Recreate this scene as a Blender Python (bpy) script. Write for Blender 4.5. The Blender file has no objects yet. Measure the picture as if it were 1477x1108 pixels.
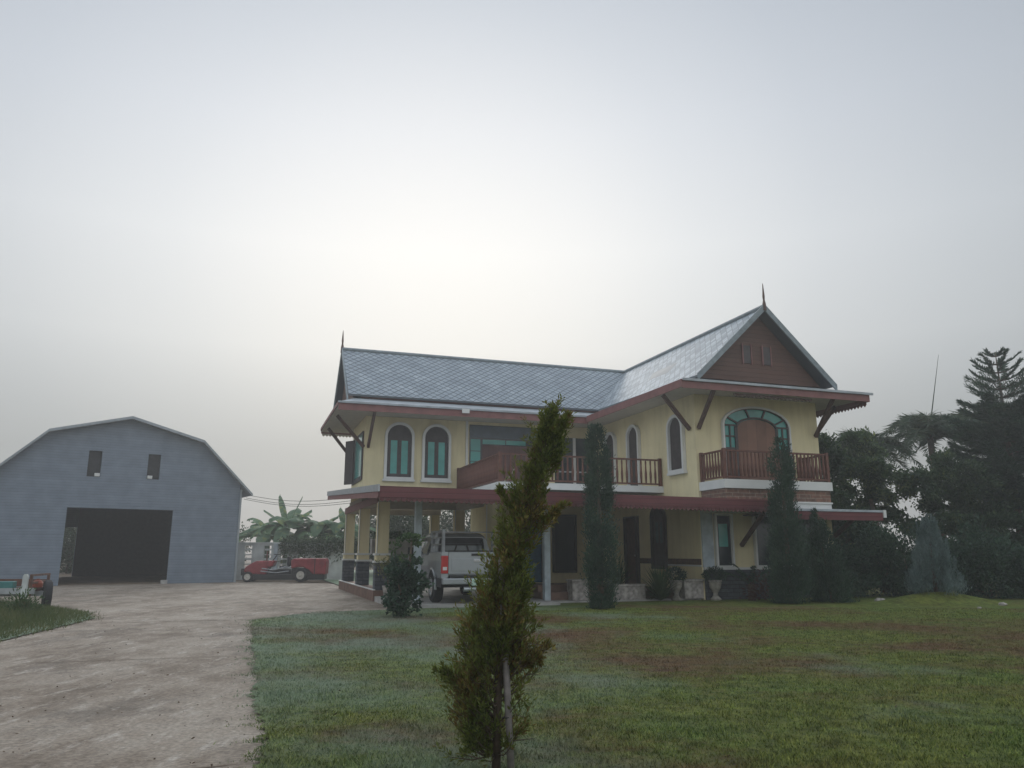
import bpy, bmesh, math, random
import numpy as np
R = math.radians
rnd = random.Random(7)
NP = np.random.default_rng(11)
SC = bpy.context.scene
COL = SC.collection

# ------------------------------------------------------------------ camera, sky, sun, exposure
cam = bpy.data.objects.new('camera', bpy.data.cameras.new('camera'))
COL.objects.link(cam)
cam.location = (0, 0, 1.35)
cam.rotation_euler = (R(90 + 12.3), 0, 0)
cam.data.sensor_width = 36.0
cam.data.lens = 36.0 * 1115 / 1477
cam.data.clip_start = 0.05
cam.data.clip_end = 3000
SC.camera = cam

SUN_EL, SUN_AZ = R(21.5), R(-6.0)          # azimuth from +Y towards +X
w = bpy.data.worlds.new('World'); SC.world = w; w.use_nodes = True
nt = w.node_tree; nt.nodes.clear()
def N(tree, t, **kw):
    n = tree.nodes.new(t)
    for k, v in kw.items(): setattr(n, k, v)
    return n
out = N(nt, 'ShaderNodeOutputWorld')
sky = N(nt, 'ShaderNodeTexSky', sky_type='NISHITA', sun_disc=False)
sky.sun_elevation = SUN_EL; sky.sun_rotation = SUN_AZ
sky.air_density = 1.5; sky.dust_density = 1.0
bg1 = N(nt, 'ShaderNodeBackground'); bg1.inputs['Strength'].default_value = 0.05
nt.links.new(sky.outputs[0], bg1.inputs['Color'])
# fog deck: brightness by angle from the veiled sun and by height
tc = N(nt, 'ShaderNodeTexCoord')
sd = (math.sin(SUN_AZ) * math.cos(SUN_EL), math.cos(SUN_AZ) * math.cos(SUN_EL), math.sin(SUN_EL))
dot = N(nt, 'ShaderNodeVectorMath', operation='DOT_PRODUCT'); dot.inputs[1].default_value = sd
nt.links.new(tc.outputs['Generated'], dot.inputs[0])
r1 = N(nt, 'ShaderNodeValToRGB')
def ramp(node, stops):
    e = node.color_ramp.elements
    while len(e) > 1: e.remove(e[-1])
    e[0].position = stops[0][0]; e[0].color = (*stops[0][1], 1)
    for p, c in stops[1:]:
        k = e.new(p); k.color = (*c, 1)
mr = N(nt, 'ShaderNodeMapRange'); mr.inputs['From Min'].default_value = -1; mr.inputs['From Max'].default_value = 1
nt.links.new(dot.outputs['Value'], mr.inputs['Value'])
nt.links.new(mr.outputs[0], r1.inputs['Fac'])
SKYK = 1.0
ramp(r1, [(0.0, (0.92, 0.98, 1.06)), (0.5, (0.78, 0.84, 0.92)), (0.86, (0.47, 0.505, 0.55)), (0.905, (0.555, 0.59, 0.635)), (0.945, (0.655, 0.685, 0.725)), (0.975, (0.785, 0.805, 0.83)), (0.992, (0.90, 0.905, 0.91)), (1.0, (0.945, 0.945, 0.94))])
sep = N(nt, 'ShaderNodeSeparateXYZ'); nt.links.new(tc.outputs['Generated'], sep.inputs[0])
r2 = N(nt, 'ShaderNodeValToRGB')
nt.links.new(sep.outputs['Z'], r2.inputs['Fac'])
ramp(r2, [(0.0, (0.45, 0.44, 0.41)), (0.12, (0.61, 0.60, 0.565)), (0.25, (0.925, 0.91, 0.87)), (0.37, (1.0, 0.995, 0.975)), (0.50, (0.90, 0.915, 0.935)), (0.63, (0.76, 0.79, 0.83)), (0.75, (1.3, 1.32, 1.35)), (1.0, (1.75, 1.77, 1.8))])
mx = N(nt, 'ShaderNodeMix', data_type='RGBA', blend_type='MULTIPLY'); mx.inputs[0].default_value = 1
nt.links.new(r1.outputs[0], mx.inputs[6]); nt.links.new(r2.outputs[0], mx.inputs[7])
bg2 = N(nt, 'ShaderNodeBackground'); bg2.inputs['Strength'].default_value = SKYK
nt.links.new(mx.outputs[2], bg2.inputs['Color'])
add = N(nt, 'ShaderNodeMixShader'); add.inputs[0].default_value = 0.95      # the fog deck hides most of the clear sky
nt.links.new(bg1.outputs[0], add.inputs[1]); nt.links.new(bg2.outputs[0], add.inputs[2])
nt.links.new(add.outputs[0], out.inputs['Surface'])

sun = bpy.data.objects.new('sun', bpy.data.lights.new('sun', 'SUN'))
COL.objects.link(sun)
sun.data.energy = 1.1; sun.data.angle = R(25); sun.data.color = (1.0, 0.97, 0.92)
sun.rotation_euler = (R(90) - SUN_EL, 0, math.pi - SUN_AZ)
SC.view_settings.view_transform = 'Standard'; SC.view_settings.look = 'None'
SC.view_settings.exposure = 0.1; SC.view_settings.gamma = 1.0
cy = SC.cycles
cy.max_bounces = 6; cy.diffuse_bounces = 3; cy.glossy_bounces = 2; cy.transmission_bounces = 3; cy.volume_bounces = 2
cy.use_denoising = True

# ------------------------------------------------------------------ materials
def mat(name, col, rough=0.7, metal=0.0, var=0.15, scale=6.0, bump=0.0, spec=0.3, detail=6):
    m = bpy.data.materials.new(name); m.use_nodes = True
    t = m.node_tree; b = t.nodes['Principled BSDF']
    b.inputs['Roughness'].default_value = rough; b.inputs['Metallic'].default_value = metal
    b.inputs['Specular IOR Level'].default_value = spec
    c = N(t, 'ShaderNodeTexCoord'); n = N(t, 'ShaderNodeTexNoise')
    n.inputs['Scale'].default_value = scale; n.inputs['Detail'].default_value = detail
    t.links.new(c.outputs['Object'], n.inputs['Vector'])
    r = N(t, 'ShaderNodeValToRGB')
    ramp(r, [(0.3, tuple(x * (1 - var) for x in col)), (0.7, tuple(min(1, x * (1 + var)) for x in col))])
    t.links.new(n.outputs['Fac'], r.inputs['Fac']); t.links.new(r.outputs[0], b.inputs['Base Color'])
    if bump:
        bp = N(t, 'ShaderNodeBump'); bp.inputs['Strength'].default_value = bump; bp.inputs['Distance'].default_value = 0.02
        t.links.new(n.outputs['Fac'], bp.inputs['Height']); t.links.new(bp.outputs[0], b.inputs['Normal'])
    return m

def leafmat(name, stops, trans=0.25, rough=0.6, nscale=1.6):
    m = bpy.data.materials.new(name); m.use_nodes = True
    t = m.node_tree; b = t.nodes['Principled BSDF']; b.inputs['Roughness'].default_value = rough
    b.inputs['Specular IOR Level'].default_value = 0.2
    g = N(t, 'ShaderNodeNewGeometry'); c = N(t, 'ShaderNodeTexCoord'); n = N(t, 'ShaderNodeTexNoise')
    n.inputs['Scale'].default_value = nscale; n.inputs['Detail'].default_value = 3
    t.links.new(c.outputs['Object'], n.inputs['Vector'])
    a = N(t, 'ShaderNodeMath', operation='MULTIPLY_ADD'); a.inputs[1].default_value = 0.45
    sb = N(t, 'ShaderNodeMath', operation='MULTIPLY_ADD'); sb.inputs[1].default_value = 1.5; sb.inputs[2].default_value = -0.48
    t.links.new(n.outputs['Fac'], sb.inputs[0])
    t.links.new(g.outputs['Random Per Island'], a.inputs[0]); t.links.new(sb.outputs[0], a.inputs[2])
    r = N(t, 'ShaderNodeValToRGB'); ramp(r, stops)
    t.links.new(a.outputs[0], r.inputs['Fac']); t.links.new(r.outputs[0], b.inputs['Base Color'])
    tr = N(t, 'ShaderNodeBsdfTranslucent'); t.links.new(r.outputs[0], tr.inputs['Color'])
    ms = N(t, 'ShaderNodeMixShader'); ms.inputs[0].default_value = trans
    t.links.new(b.outputs[0], ms.inputs[1]); t.links.new(tr.outputs[0], ms.inputs[2])
    t.links.new(ms.outputs[0], t.nodes['Material Output'].inputs['Surface'])
    return m

def roof_mat(name, wnf, nzf, lw, lc):
    m = bpy.data.materials.new(name); m.use_nodes = True
    t = m.node_tree; b = t.nodes['Principled BSDF']; L = t.links.new
    b.inputs['Roughness'].default_value = 0.55
    uv = N(t, 'ShaderNodeUVMap'); s = N(t, 'ShaderNodeSeparateXYZ'); L(uv.outputs[0], s.inputs[0])
    def M(op, a, bb=None, c=None):
        n = N(t, 'ShaderNodeMath', operation=op)
        for i, v in enumerate((a, bb, c)):
            if v is None: continue
            if isinstance(v, (int, float)): n.inputs[i].default_value = v
            else: L(v, n.inputs[i])
        return n.outputs[0]
    W = 0.31
    u = M('MULTIPLY', s.outputs[0], 1 / W); v = M('MULTIPLY', s.outputs[1], 1 / (W * 0.9))
    a = M('ADD', u, v); d = M('SUBTRACT', u, v)
    fa = M('FRACT', a); fd = M('FRACT', d)
    ea = M('MINIMUM', fa, M('SUBTRACT', 1.0, fa)); ed = M('MINIMUM', fd, M('SUBTRACT', 1.0, fd))
    line = M('LESS_THAN', M('MINIMUM', ea, ed), lw)
    cmb = N(t, 'ShaderNodeCombineXYZ'); L(M('FLOOR', a), cmb.inputs[0]); L(M('FLOOR', d), cmb.inputs[1])
    wn = N(t, 'ShaderNodeTexWhiteNoise'); L(cmb.outputs[0], wn.inputs['Vector'])
    nz = N(t, 'ShaderNodeTexNoise'); nz.inputs['Scale'].default_value = 1.2; nz.inputs['Detail'].default_value = 5
    L(uv.outputs[0], nz.inputs['Vector'])
    val = M('ADD', M('MULTIPLY', wn.outputs['Value'], wnf), M('MULTIPLY', nz.outputs['Fac'], nzf))
    r = N(t, 'ShaderNodeValToRGB'); ramp(r, [(0.25, (0.17, 0.205, 0.235)), (0.6, (0.245, 0.29, 0.325)), (0.85, (0.36, 0.41, 0.445))])
    L(val, r.inputs['Fac'])
    mxn = N(t, 'ShaderNodeMix', data_type='RGBA'); L(line, mxn.inputs[0]); L(r.outputs[0], mxn.inputs[6]); mxn.inputs[7].default_value = (*lc, 1)
    L(mxn.outputs[2], b.inputs['Base Color'])
    bp = N(t, 'ShaderNodeBump'); bp.inputs['Strength'].default_value = 0.7; bp.inputs['Distance'].default_value = 0.02
    L(M('SUBTRACT', M('MULTIPLY', fa, 0.6), M('MULTIPLY', line, 1.0)), bp.inputs['Height']); L(bp.outputs[0], b.inputs['Normal'])
    return m

def stripe_mat(name, col, axis, period, depth=0.35, rough=0.5, var=0.12, line=0.10, metal=0.0, stain=0.2, uvmode=False):
    """boards or metal sheet with a groove every `period` metres along an object axis"""
    m = mat(name, col, rough, metal, var, 2.0)
    t = m.node_tree; b = t.nodes['Principled BSDF']; L = t.links.new
    c = N(t, 'ShaderNodeTexCoord'); s = N(t, 'ShaderNodeSeparateXYZ')
    L(c.outputs['Object'], s.inputs[0])
    mu = N(t, 'ShaderNodeMath', operation='MULTIPLY'); mu.inputs[1].default_value = 1 / period; L(s.outputs[axis], mu.inputs[0])
    f = N(t, 'ShaderNodeMath', operation='FRACT'); L(mu.outputs[0], f.inputs[0])
    lt = N(t, 'ShaderNodeMath', operation='LESS_THAN'); lt.inputs[1].default_value = line; L(f.outputs[0], lt.inputs[0])
    old = b.inputs['Base Color'].links[0].from_socket
    fl = N(t, 'ShaderNodeMath', operation='FLOOR'); L(mu.outputs[0], fl.inputs[0])
    wn = N(t, 'ShaderNodeTexWhiteNoise', noise_dimensions='1D'); L(fl.outputs[0], wn.inputs['W'])
    hv = N(t, 'ShaderNodeHueSaturation'); L(old, hv.inputs['Color'])
    ma = N(t, 'ShaderNodeMath', operation='MULTIPLY_ADD'); ma.inputs[1].default_value = stain; ma.inputs[2].default_value = 1 - stain / 2
    L(wn.outputs['Value'], ma.inputs[0]); L(ma.outputs[0], hv.inputs['Value'])
    x = N(t, 'ShaderNodeMix', data_type='RGBA', blend_type='MULTIPLY'); L(lt.outputs[0], x.inputs[0]); L(hv.outputs[0], x.inputs[6])
    x.inputs[7].default_value = (1 - depth, 1 - depth, 1 - depth, 1)
    L(x.outputs[2], b.inputs['Base Color'])
    bp = N(t, 'ShaderNodeBump'); bp.inputs['Strength'].default_value = 0.6; bp.inputs['Distance'].default_value = 0.015
    bp.invert = True; L(lt.outputs[0], bp.inputs['Height']); L(bp.outputs[0], b.inputs['Normal'])
    return m

def brick_mat(name, c1, c2, cm, sx, sy, rough=0.75):
    m = bpy.data.materials.new(name); m.use_nodes = True
    t = m.node_tree; b = t.nodes['Principled BSDF']; L = t.links.new; b.inputs['Roughness'].default_value = rough
    c = N(t, 'ShaderNodeTexCoord'); s = N(t, 'ShaderNodeSeparateXYZ'); L(c.outputs['Object'], s.inputs[0])
    ad = N(t, 'ShaderNodeMath', operation='ADD'); L(s.outputs[0], ad.inputs[0]); L(s.outputs[1], ad.inputs[1])
    cb = N(t, 'ShaderNodeCombineXYZ'); L(ad.outputs[0], cb.inputs[0]); L(s.outputs[2], cb.inputs[1])
    br = N(t, 'ShaderNodeTexBrick'); L(cb.outputs[0], br.inputs['Vector'])
    br.inputs['Color1'].default_value = (*c1, 1); br.inputs['Color2'].default_value = (*c2, 1); br.inputs['Mortar'].default_value = (*cm, 1)
    br.inputs['Scale'].default_value = 1; br.inputs['Brick Width'].default_value = sx; br.inputs['Row Height'].default_value = sy
    br.inputs['Mortar Size'].default_value = 0.008
    nz = N(t, 'ShaderNodeTexNoise'); nz.inputs['Scale'].default_value = 9; L(c.outputs['Object'], nz.inputs['Vector'])
    x = N(t, 'ShaderNodeMix', data_type='RGBA', blend_type='OVERLAY'); x.inputs[0].default_value = 0.6
    L(br.outputs['Color'], x.inputs[6]); L(nz.outputs['Fac'], x.inputs[7]); L(x.outputs[2], b.inputs['Base Color'])
    bp = N(t, 'ShaderNodeBump'); bp.inputs['Strength'].default_value = 0.5; bp.inputs['Distance'].default_value = 0.02
    L(nz.outputs['Fac'], bp.inputs['Height']); L(bp.outputs[0], b.inputs['Normal'])
    return m

def noise_chain(t, coord, scale, detail=6, rough=0.6, stretch=None):
    n = N(t, 'ShaderNodeTexNoise'); n.inputs['Scale'].default_value = scale; n.inputs['Detail'].default_value = detail; n.inputs['Roughness'].default_value = rough
    if stretch:
        mp = N(t, 'ShaderNodeMapping'); mp.inputs['Scale'].default_value = stretch[:3]; mp.inputs['Rotation'].default_value = (0, 0, stretch[3] if len(stretch) > 3 else 0)
        t.links.new(coord, mp.inputs['Vector']); t.links.new(mp.outputs[0], n.inputs['Vector'])
    else: t.links.new(coord, n.inputs['Vector'])
    return n.outputs['Fac']

def lawn_mat(name, blade=False):
    m = bpy.data.materials.new(name); m.use_nodes = True
    t = m.node_tree; b = t.nodes['Principled BSDF']; L = t.links.new
    b.inputs['Roughness'].default_value = 0.75; b.inputs['Specular IOR Level'].default_value = 0.15
    g = N(t, 'ShaderNodeNewGeometry'); P = g.outputs['Position']
    big = noise_chain(t, P, 0.22, 5, 0.6, (0.7, 1.3, 1)); mid = noise_chain(t, P, 1.0, 7, 0.75, (0.6, 1.1, 1)); fine = noise_chain(t, P, 14.0, 6, 0.75)
    dew = noise_chain(t, P, 0.33, 5, 0.6)
    rg = N(t, 'ShaderNodeValToRGB'); ramp(rg, [(0.25, (0.044, 0.070, 0.012)), (0.5, (0.105, 0.145, 0.028)), (0.75, (0.195, 0.222, 0.056))])
    if blade:
        mm = N(t, 'ShaderNodeMath', operation='MULTIPLY_ADD'); mm.inputs[1].default_value = 0.7; mm.inputs[2].default_value = 0.15; L(g.outputs['Random Per Island'], mm.inputs[0]); L(mm.outputs[0], rg.inputs['Fac'])
    else: L(fine, rg.inputs['Fac'])
    # worn, reddish-brown patches
    br = N(t, 'ShaderNodeValToRGB'); ramp(br, [(0.3, (0.085, 0.052, 0.022)), (0.55, (0.138, 0.092, 0.042)), (0.75, (0.185, 0.140, 0.062))]); L(fine, br.inputs['Fac'])
    ad = N(t, 'ShaderNodeMath', operation='MULTIPLY_ADD'); ad.inputs[1].default_value = 0.55; L(mid, ad.inputs[0]); L(big, ad.inputs[2])
    ad2 = N(t, 'ShaderNodeMath', operation='MULTIPLY_ADD'); ad2.inputs[1].default_value = 0.22; L(fine, ad2.inputs[0]); L(ad.outputs[0], ad2.inputs[2])
    # patches gather in a belt across the middle of the lawn
    sp = N(t, 'ShaderNodeSeparateXYZ'); L(P, sp.inputs[0])
    belt = N(t, 'ShaderNodeMath', operation='MULTIPLY_ADD'); L(sp.outputs[0], belt.inputs[0]); belt.inputs[1].default_value = 0.30; L(sp.outputs[1], belt.inputs[2])
    br_ = N(t, 'ShaderNodeValToRGB'); L(belt.outputs[0], br_.inputs['Fac'])
    mrb = N(t, 'ShaderNodeMapRange'); mrb.inputs['From Min'].default_value = 4; mrb.inputs['From Max'].default_value = 24; L(belt.outputs[0], mrb.inputs['Value']); L(mrb.outputs[0], br_.inputs['Fac'])
    ramp(br_, [(0.14, (0, 0, 0)), (0.36, (0.10, 0.10, 0.10)), (0.6, (0.11, 0.11, 0.11)), (0.78, (0.03, 0.03, 0.03)), (1.0, (0, 0, 0))])
    ad3 = N(t, 'ShaderNodeMath', operation='ADD'); L(ad2.outputs[0], ad3.inputs[0]); L(br_.outputs[0], ad3.inputs[1])
    thr = N(t, 'ShaderNodeMapRange'); thr.inputs['From Min'].default_value = 0.90; thr.inputs['From Max'].default_value = 1.06; L(ad3.outputs[0], thr.inputs['Value'])
    x = N(t, 'ShaderNodeMix', data_type='RGBA'); L(thr.outputs[0], x.inputs[0]); L(rg.outputs[0], x.inputs[6]); L(br.outputs[0], x.inputs[7])
    tone = noise_chain(t, P, 4.5, 5, 0.7); tr_ = N(t, 'ShaderNodeMapRange'); tr_.inputs['From Min'].default_value = 0.3; tr_.inputs['From Max'].default_value = 0.7; tr_.inputs['To Min'].default_value = 0.55; tr_.inputs['To Max'].default_value = 1.5; L(tone, tr_.inputs['Value'])
    hs_ = N(t, 'ShaderNodeHueSaturation'); L(x.outputs[2], hs_.inputs['Color']); L(tr_.outputs[0], hs_.inputs['Value'])
    hu = N(t, 'ShaderNodeMapRange'); hu.inputs['From Min'].default_value = 0.35; hu.inputs['From Max'].default_value = 0.65; hu.inputs['To Min'].default_value = 0.515; hu.inputs['To Max'].default_value = 0.47; L(noise_chain(t, P, 0.6, 5, 0.65), hu.inputs['Value']); L(hu.outputs[0], hs_.inputs['Hue'])
    # dew: pale bluish-green film
    dt = N(t, 'ShaderNodeMapRange'); dt.inputs['From Min'].default_value = 0.44; dt.inputs['From Max'].default_value = 0.66; dt.inputs['To Max'].default_value = 0.75
    dx = N(t, 'ShaderNodeMath', operation='MULTIPLY_ADD'); dx.inputs[1].default_value = -0.030; L(sp.outputs[0], dx.inputs[0]); L(dew, dx.inputs[2]); L(dx.outputs[0], dt.inputs['Value'])
    y = N(t, 'ShaderNodeMix', data_type='RGBA'); L(dt.outputs[0], y.inputs[0]); L(hs_.outputs[0], y.inputs[6]); y.inputs[7].default_value = (0.20, 0.27, 0.20, 1)
    L(y.outputs[2], b.inputs['Base Color'])
    if not blade:
        bp = N(t, 'ShaderNodeBump'); bp.inputs['Strength'].default_value = 1.0; bp.inputs['Distance'].default_value = 0.05
        f2 = noise_chain(t, P, 30.0, 5, 0.8); s2 = N(t, 'ShaderNodeMath', operation='ADD'); L(fine, s2.inputs[0]); L(f2, s2.inputs[1])
        L(s2.outputs[0], bp.inputs['Height']); L(bp.outputs[0], b.inputs['Normal'])
    return m

def concrete_mat():
    m = bpy.data.materials.new('weathered_concrete'); m.use_nodes = True
    t = m.node_tree; b = t.nodes['Principled BSDF']; L = t.links.new
    b.inputs['Roughness'].default_value = 0.8; b.inputs['Specular IOR Level'].default_value = 0.25
    g = N(t, 'ShaderNodeNewGeometry'); P = g.outputs['Position']
    a = noise_chain(t, P, 0.45, 8, 0.65, (1.5, 0.8, 1, R(19))); fine = noise_chain(t, P, 25, 6, 0.7)
    st = noise_chain(t, P, 1.7, 10, 0.78, (1.3, 0.8, 1, R(19)))
    r = N(t, 'ShaderNodeValToRGB'); ramp(r, [(0.36, (0.10, 0.075, 0.054)), (0.46, (0.19, 0.152, 0.116)), (0.53, (0.265, 0.223, 0.178)), (0.62, (0.32, 0.278, 0.228)), (0.8, (0.38, 0.345, 0.295))])
    s = N(t, 'ShaderNodeMath', operation='MULTIPLY_ADD'); s.inputs[1].default_value = 0.5; L(st, s.inputs[0])
    h = N(t, 'ShaderNodeMath', operation='MULTIPLY'); h.inputs[1].default_value = 0.5; L(a, h.inputs[0]); L(h.outputs[0], s.inputs[2])
    L(s.outputs[0], r.inputs['Fac'])
    # dark damp streaks, stronger far off on the yard
    dk = N(t, 'ShaderNodeMapRange'); dk.inputs['From Min'].default_value = 0.52; dk.inputs['From Max'].default_value = 0.63; L(noise_chain(t, P, 0.7, 9, 0.75, (1.2, 0.9, 1, R(19))), dk.inputs['Value'])
    dk.inputs['To Max'].default_value = 0.62
    x = N(t, 'ShaderNodeMix', data_type='RGBA'); L(dk.outputs[0], x.inputs[0]); L(r.outputs[0], x.inputs[6]); x.inputs[7].default_value = (0.105, 0.088, 0.072, 1)
    # little chips and crumbs
    sp = N(t, 'ShaderNodeMapRange'); sp.inputs['From Min'].default_value = 0.66; sp.inputs['From Max'].default_value = 0.72; sp.inputs['To Max'].default_value = 0.8; L(noise_chain(t, P, 6.5, 8, 0.8), sp.inputs['Value'])
    y = N(t, 'ShaderNodeMix', data_type='RGBA'); L(sp.outputs[0], y.inputs[0]); L(x.outputs[2], y.inputs[6]); y.inputs[7].default_value = (0.05, 0.042, 0.034, 1)
    fc = N(t, 'ShaderNodeMapRange'); fc.inputs['From Min'].default_value = 0.36; fc.inputs['From Max'].default_value = 0.64; fc.inputs['To Min'].default_value = 0.33; fc.inputs['To Max'].default_value = 0.67; L(fine, fc.inputs['Value'])
    # pale worn scuffs along the wheel tracks
    sc_ = N(t, 'ShaderNodeMapRange'); sc_.inputs['From Min'].default_value = 0.54; sc_.inputs['From Max'].default_value = 0.66; sc_.inputs['To Max'].default_value = 0.75; L(noise_chain(t, P, 3.0, 8, 0.75, (1.6, 0.45, 1, R(19))), sc_.inputs['Value'])
    y2 = N(t, 'ShaderNodeMix', data_type='RGBA'); L(sc_.outputs[0], y2.inputs[0]); L(y.outputs[2], y2.inputs[6]); y2.inputs[7].default_value = (0.42, 0.38, 0.33, 1); y = y2
    ov = N(t, 'ShaderNodeMix', data_type='RGBA', blend_type='OVERLAY'); ov.inputs[0].default_value = 0.9; L(y.outputs[2], ov.inputs[6]); L(fc.outputs[0], ov.inputs[7])
    L(ov.outputs[2], b.inputs['Base Color'])
    bp = N(t, 'ShaderNodeBump'); bp.inputs['Strength'].default_value = 0.8; bp.inputs['Distance'].default_value = 0.05
    hs = N(t, 'ShaderNodeMath', operation='MULTIPLY_ADD'); hs.inputs[1].default_value = 0.35; L(fine, hs.inputs[0]); L(st, hs.inputs[2]); L(hs.outputs[0], bp.inputs['Height']); L(bp.outputs[0], b.inputs['Normal'])
    return m

def render_mat(name, col, rough, var=0.1, scale=1.2):
    # painted render: soft tone changes plus rain streaks and grime
    m = mat(name, col, rough, var=var, scale=scale, bump=0.05); t = m.node_tree; b = t.nodes['Principled BSDF']; L = t.links.new
    c = N(t, 'ShaderNodeTexCoord'); old = b.inputs['Base Color'].links[0].from_socket
    f = noise_chain(t, c.outputs['Object'], 3.0, 6, 0.65, (1.6, 1.6, 0.16)); r = N(t, 'ShaderNodeMapRange')
    r.inputs['From Min'].default_value = 0.45; r.inputs['From Max'].default_value = 0.75; r.inputs['To Max'].default_value = 0.38; L(f, r.inputs['Value'])
    x = N(t, 'ShaderNodeMix', data_type='RGBA', blend_type='MULTIPLY'); L(r.outputs[0], x.inputs[0]); L(old, x.inputs[6]); x.inputs[7].default_value = (0.62, 0.60, 0.56, 1)
    L(x.outputs[2], b.inputs['Base Color']); return m
M = {}
M['cream'] = render_mat('yellow_render', (0.68, 0.595, 0.37), 0.85, var=0.07, scale=1.2)
M['white'] = mat('white_paint', (0.60, 0.60, 0.575), 0.6, var=0.06, scale=2)
M['maroon'] = stripe_mat('maroon_fascia', (0.135, 0.040, 0.042), 2, 0.125, 0.4, 0.5, line=0.12)
M['maroon_plain'] = mat('maroon_paint', (0.11, 0.036, 0.036), 0.5, var=0.2, scale=5)
M['pink'] = mat('faded_red_paint', (0.20, 0.088, 0.080), 0.55, var=0.15, scale=4)
M['soffit'] = mat('soffit_board', (0.42, 0.38, 0.32), 0.8, var=0.08)
M['tile'] = roof_mat('diamond_tiles', 0.16, 0.95, 0.07, (0.06, 0.072, 0.085))
M['tile_dew'] = roof_mat('dewy_diamond_tiles', 0.75, 0.55, 0.05, (0.12, 0.14, 0.155))
M['ridge'] = mat('grey_ridge_tile', (0.20, 0.235, 0.25), 0.6, var=0.2)
M['metalroof'] = mat('grey_metal_roof', (0.33, 0.36, 0.38), 0.45, var=0.18, scale=3)
M['wood'] = stripe_mat('brown_boards', (0.105, 0.052, 0.036), 2, 0.14, 0.45, 0.6, line=0.10)
M['darkwood'] = mat('dark_brown_wood', (0.085, 0.045, 0.033), 0.55, var=0.3, scale=8)
M['railwood'] = mat('red_brown_wood', (0.125, 0.052, 0.036), 0.5, var=0.25, scale=8)
M['greywood'] = mat('grey_brown_frame', (0.055, 0.046, 0.045), 0.5, var=0.2)
M['glass'] = mat('teal_glass', (0.055, 0.30, 0.265), 0.12, var=0.25, scale=1.5, spec=0.6)
M['darkglass'] = mat('dark_glass', (0.020, 0.028, 0.034), 0.10, var=0.2, scale=1.0, spec=0.6)
M['slate'] = brick_mat('slate_cladding', (0.045, 0.052, 0.062), (0.085, 0.092, 0.105), (0.02, 0.022, 0.026), 0.42, 0.11)
M['brownstone'] = brick_mat('brown_stone_cladding', (0.20, 0.095, 0.062), (0.13, 0.075, 0.055), (0.24, 0.19, 0.15), 0.38, 0.10)
M['brownband'] = brick_mat('brown_skirting_tile', (0.13, 0.07, 0.045), (0.09, 0.05, 0.035), (0.05, 0.035, 0.03), 0.3, 0.2)
M['redstep'] = mat('red_cement', (0.17, 0.105, 0.08), 0.75, var=0.25, scale=4)
M['concrete'] = concrete_mat()
M['plainconcrete'] = mat('grey_concrete', (0.33, 0.32, 0.30), 0.85, var=0.3, scale=3, bump=0.3)
M['mottled'] = mat('mottled_pale_stone', (0.30, 0.275, 0.25), 0.8, var=0.45, scale=9, bump=0.3)
M['rackmetal'] = mat('dull_rack_steel', (0.24, 0.25, 0.26), 0.35, 0.5, var=0.2)
M['steel'] = mat('galvanised_steel', (0.38, 0.40, 0.41), 0.4, 0.6, var=0.15)
M['postgrey'] = mat('blue_grey_post_paint', (0.36, 0.41, 0.44), 0.5, var=0.2, scale=5)
M['siding'] = stripe_mat('blue_grey_sheet_cladding', (0.165, 0.20, 0.245), 2, 0.115, 0.22, 0.5, var=0.12, line=0.14, stain=0.10)
M['barntrim'] = mat('pale_grey_barge_trim', (0.27, 0.30, 0.32), 0.5, var=0.1)
M['darkin'] = mat('barn_inside_shade', (0.03, 0.03, 0.032), 0.8, var=0.3)  # near-black colour carries the dark of the unlit barn interior
M['dirt'] = mat('bare_earth', (0.13, 0.095, 0.065), 0.95, var=0.35, scale=2, bump=0.4)
M['lawn'] = lawn_mat('lawn_turf'); M['blade'] = lawn_mat('grass_blades', True)
M['silver'] = mat('silver_car_paint', (0.36, 0.385, 0.40), 0.25, 0.5, var=0.04, spec=0.5)
M['blackp'] = mat('black_plastic', (0.018, 0.018, 0.02), 0.5, var=0.2)
M['tyre'] = mat('rubber', (0.022, 0.022, 0.024), 0.85, var=0.25)
M['chrome'] = mat('bright_metal', (0.55, 0.56, 0.57), 0.25, 0.8, var=0.05)
M['redlamp'] = mat('red_lens', (0.42, 0.022, 0.022), 0.2, var=0.1, spec=0.6)
M['whitelamp'] = mat('clear_lens', (0.62, 0.60, 0.58), 0.2, var=0.1)
M['plate'] = mat('pale_green_plate', (0.40, 0.55, 0.46), 0.5, var=0.1)
M['carglass'] = mat('tinted_glass', (0.10, 0.125, 0.13), 0.06, var=0.15, spec=0.8)
M['redmachine'] = mat('faded_red_enamel', (0.20, 0.026, 0.032), 0.45, var=0.3, scale=4)
M['rimwhite'] = mat('cream_rim_paint', (0.42, 0.40, 0.36), 0.5, var=0.15)
M['blockwall'] = mat('stained_white_wall', (0.50, 0.52, 0.50), 0.85, var=0.22, scale=2)
M['orange'] = mat('orange_plastic', (0.22, 0.048, 0.025), 0.5, var=0.2)
M['teal'] = mat('teal_crate_plastic', (0.04, 0.16, 0.15), 0.5, var=0.15)
M['rust'] = mat('rusty_steel', (0.11, 0.055, 0.038), 0.8, var=0.4, scale=9)
M['bluepaint'] = mat('blue_drum_paint', (0.03, 0.12, 0.22), 0.45, var=0.2)
M['bark'] = mat('bark', (0.085, 0.062, 0.045), 0.9, var=0.4, scale=14, bump=0.6)
M['stake'] = mat('weathered_stake', (0.21, 0.185, 0.175), 0.85, var=0.3, scale=14, bump=0.4)
M['wire'] = mat('black_wire', (0.03, 0.03, 0.03), 0.6, var=0.1)
M['terracotta'] = mat('mossy_urn_cement', (0.27, 0.25, 0.21), 0.85, var=0.4, scale=9)
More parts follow.
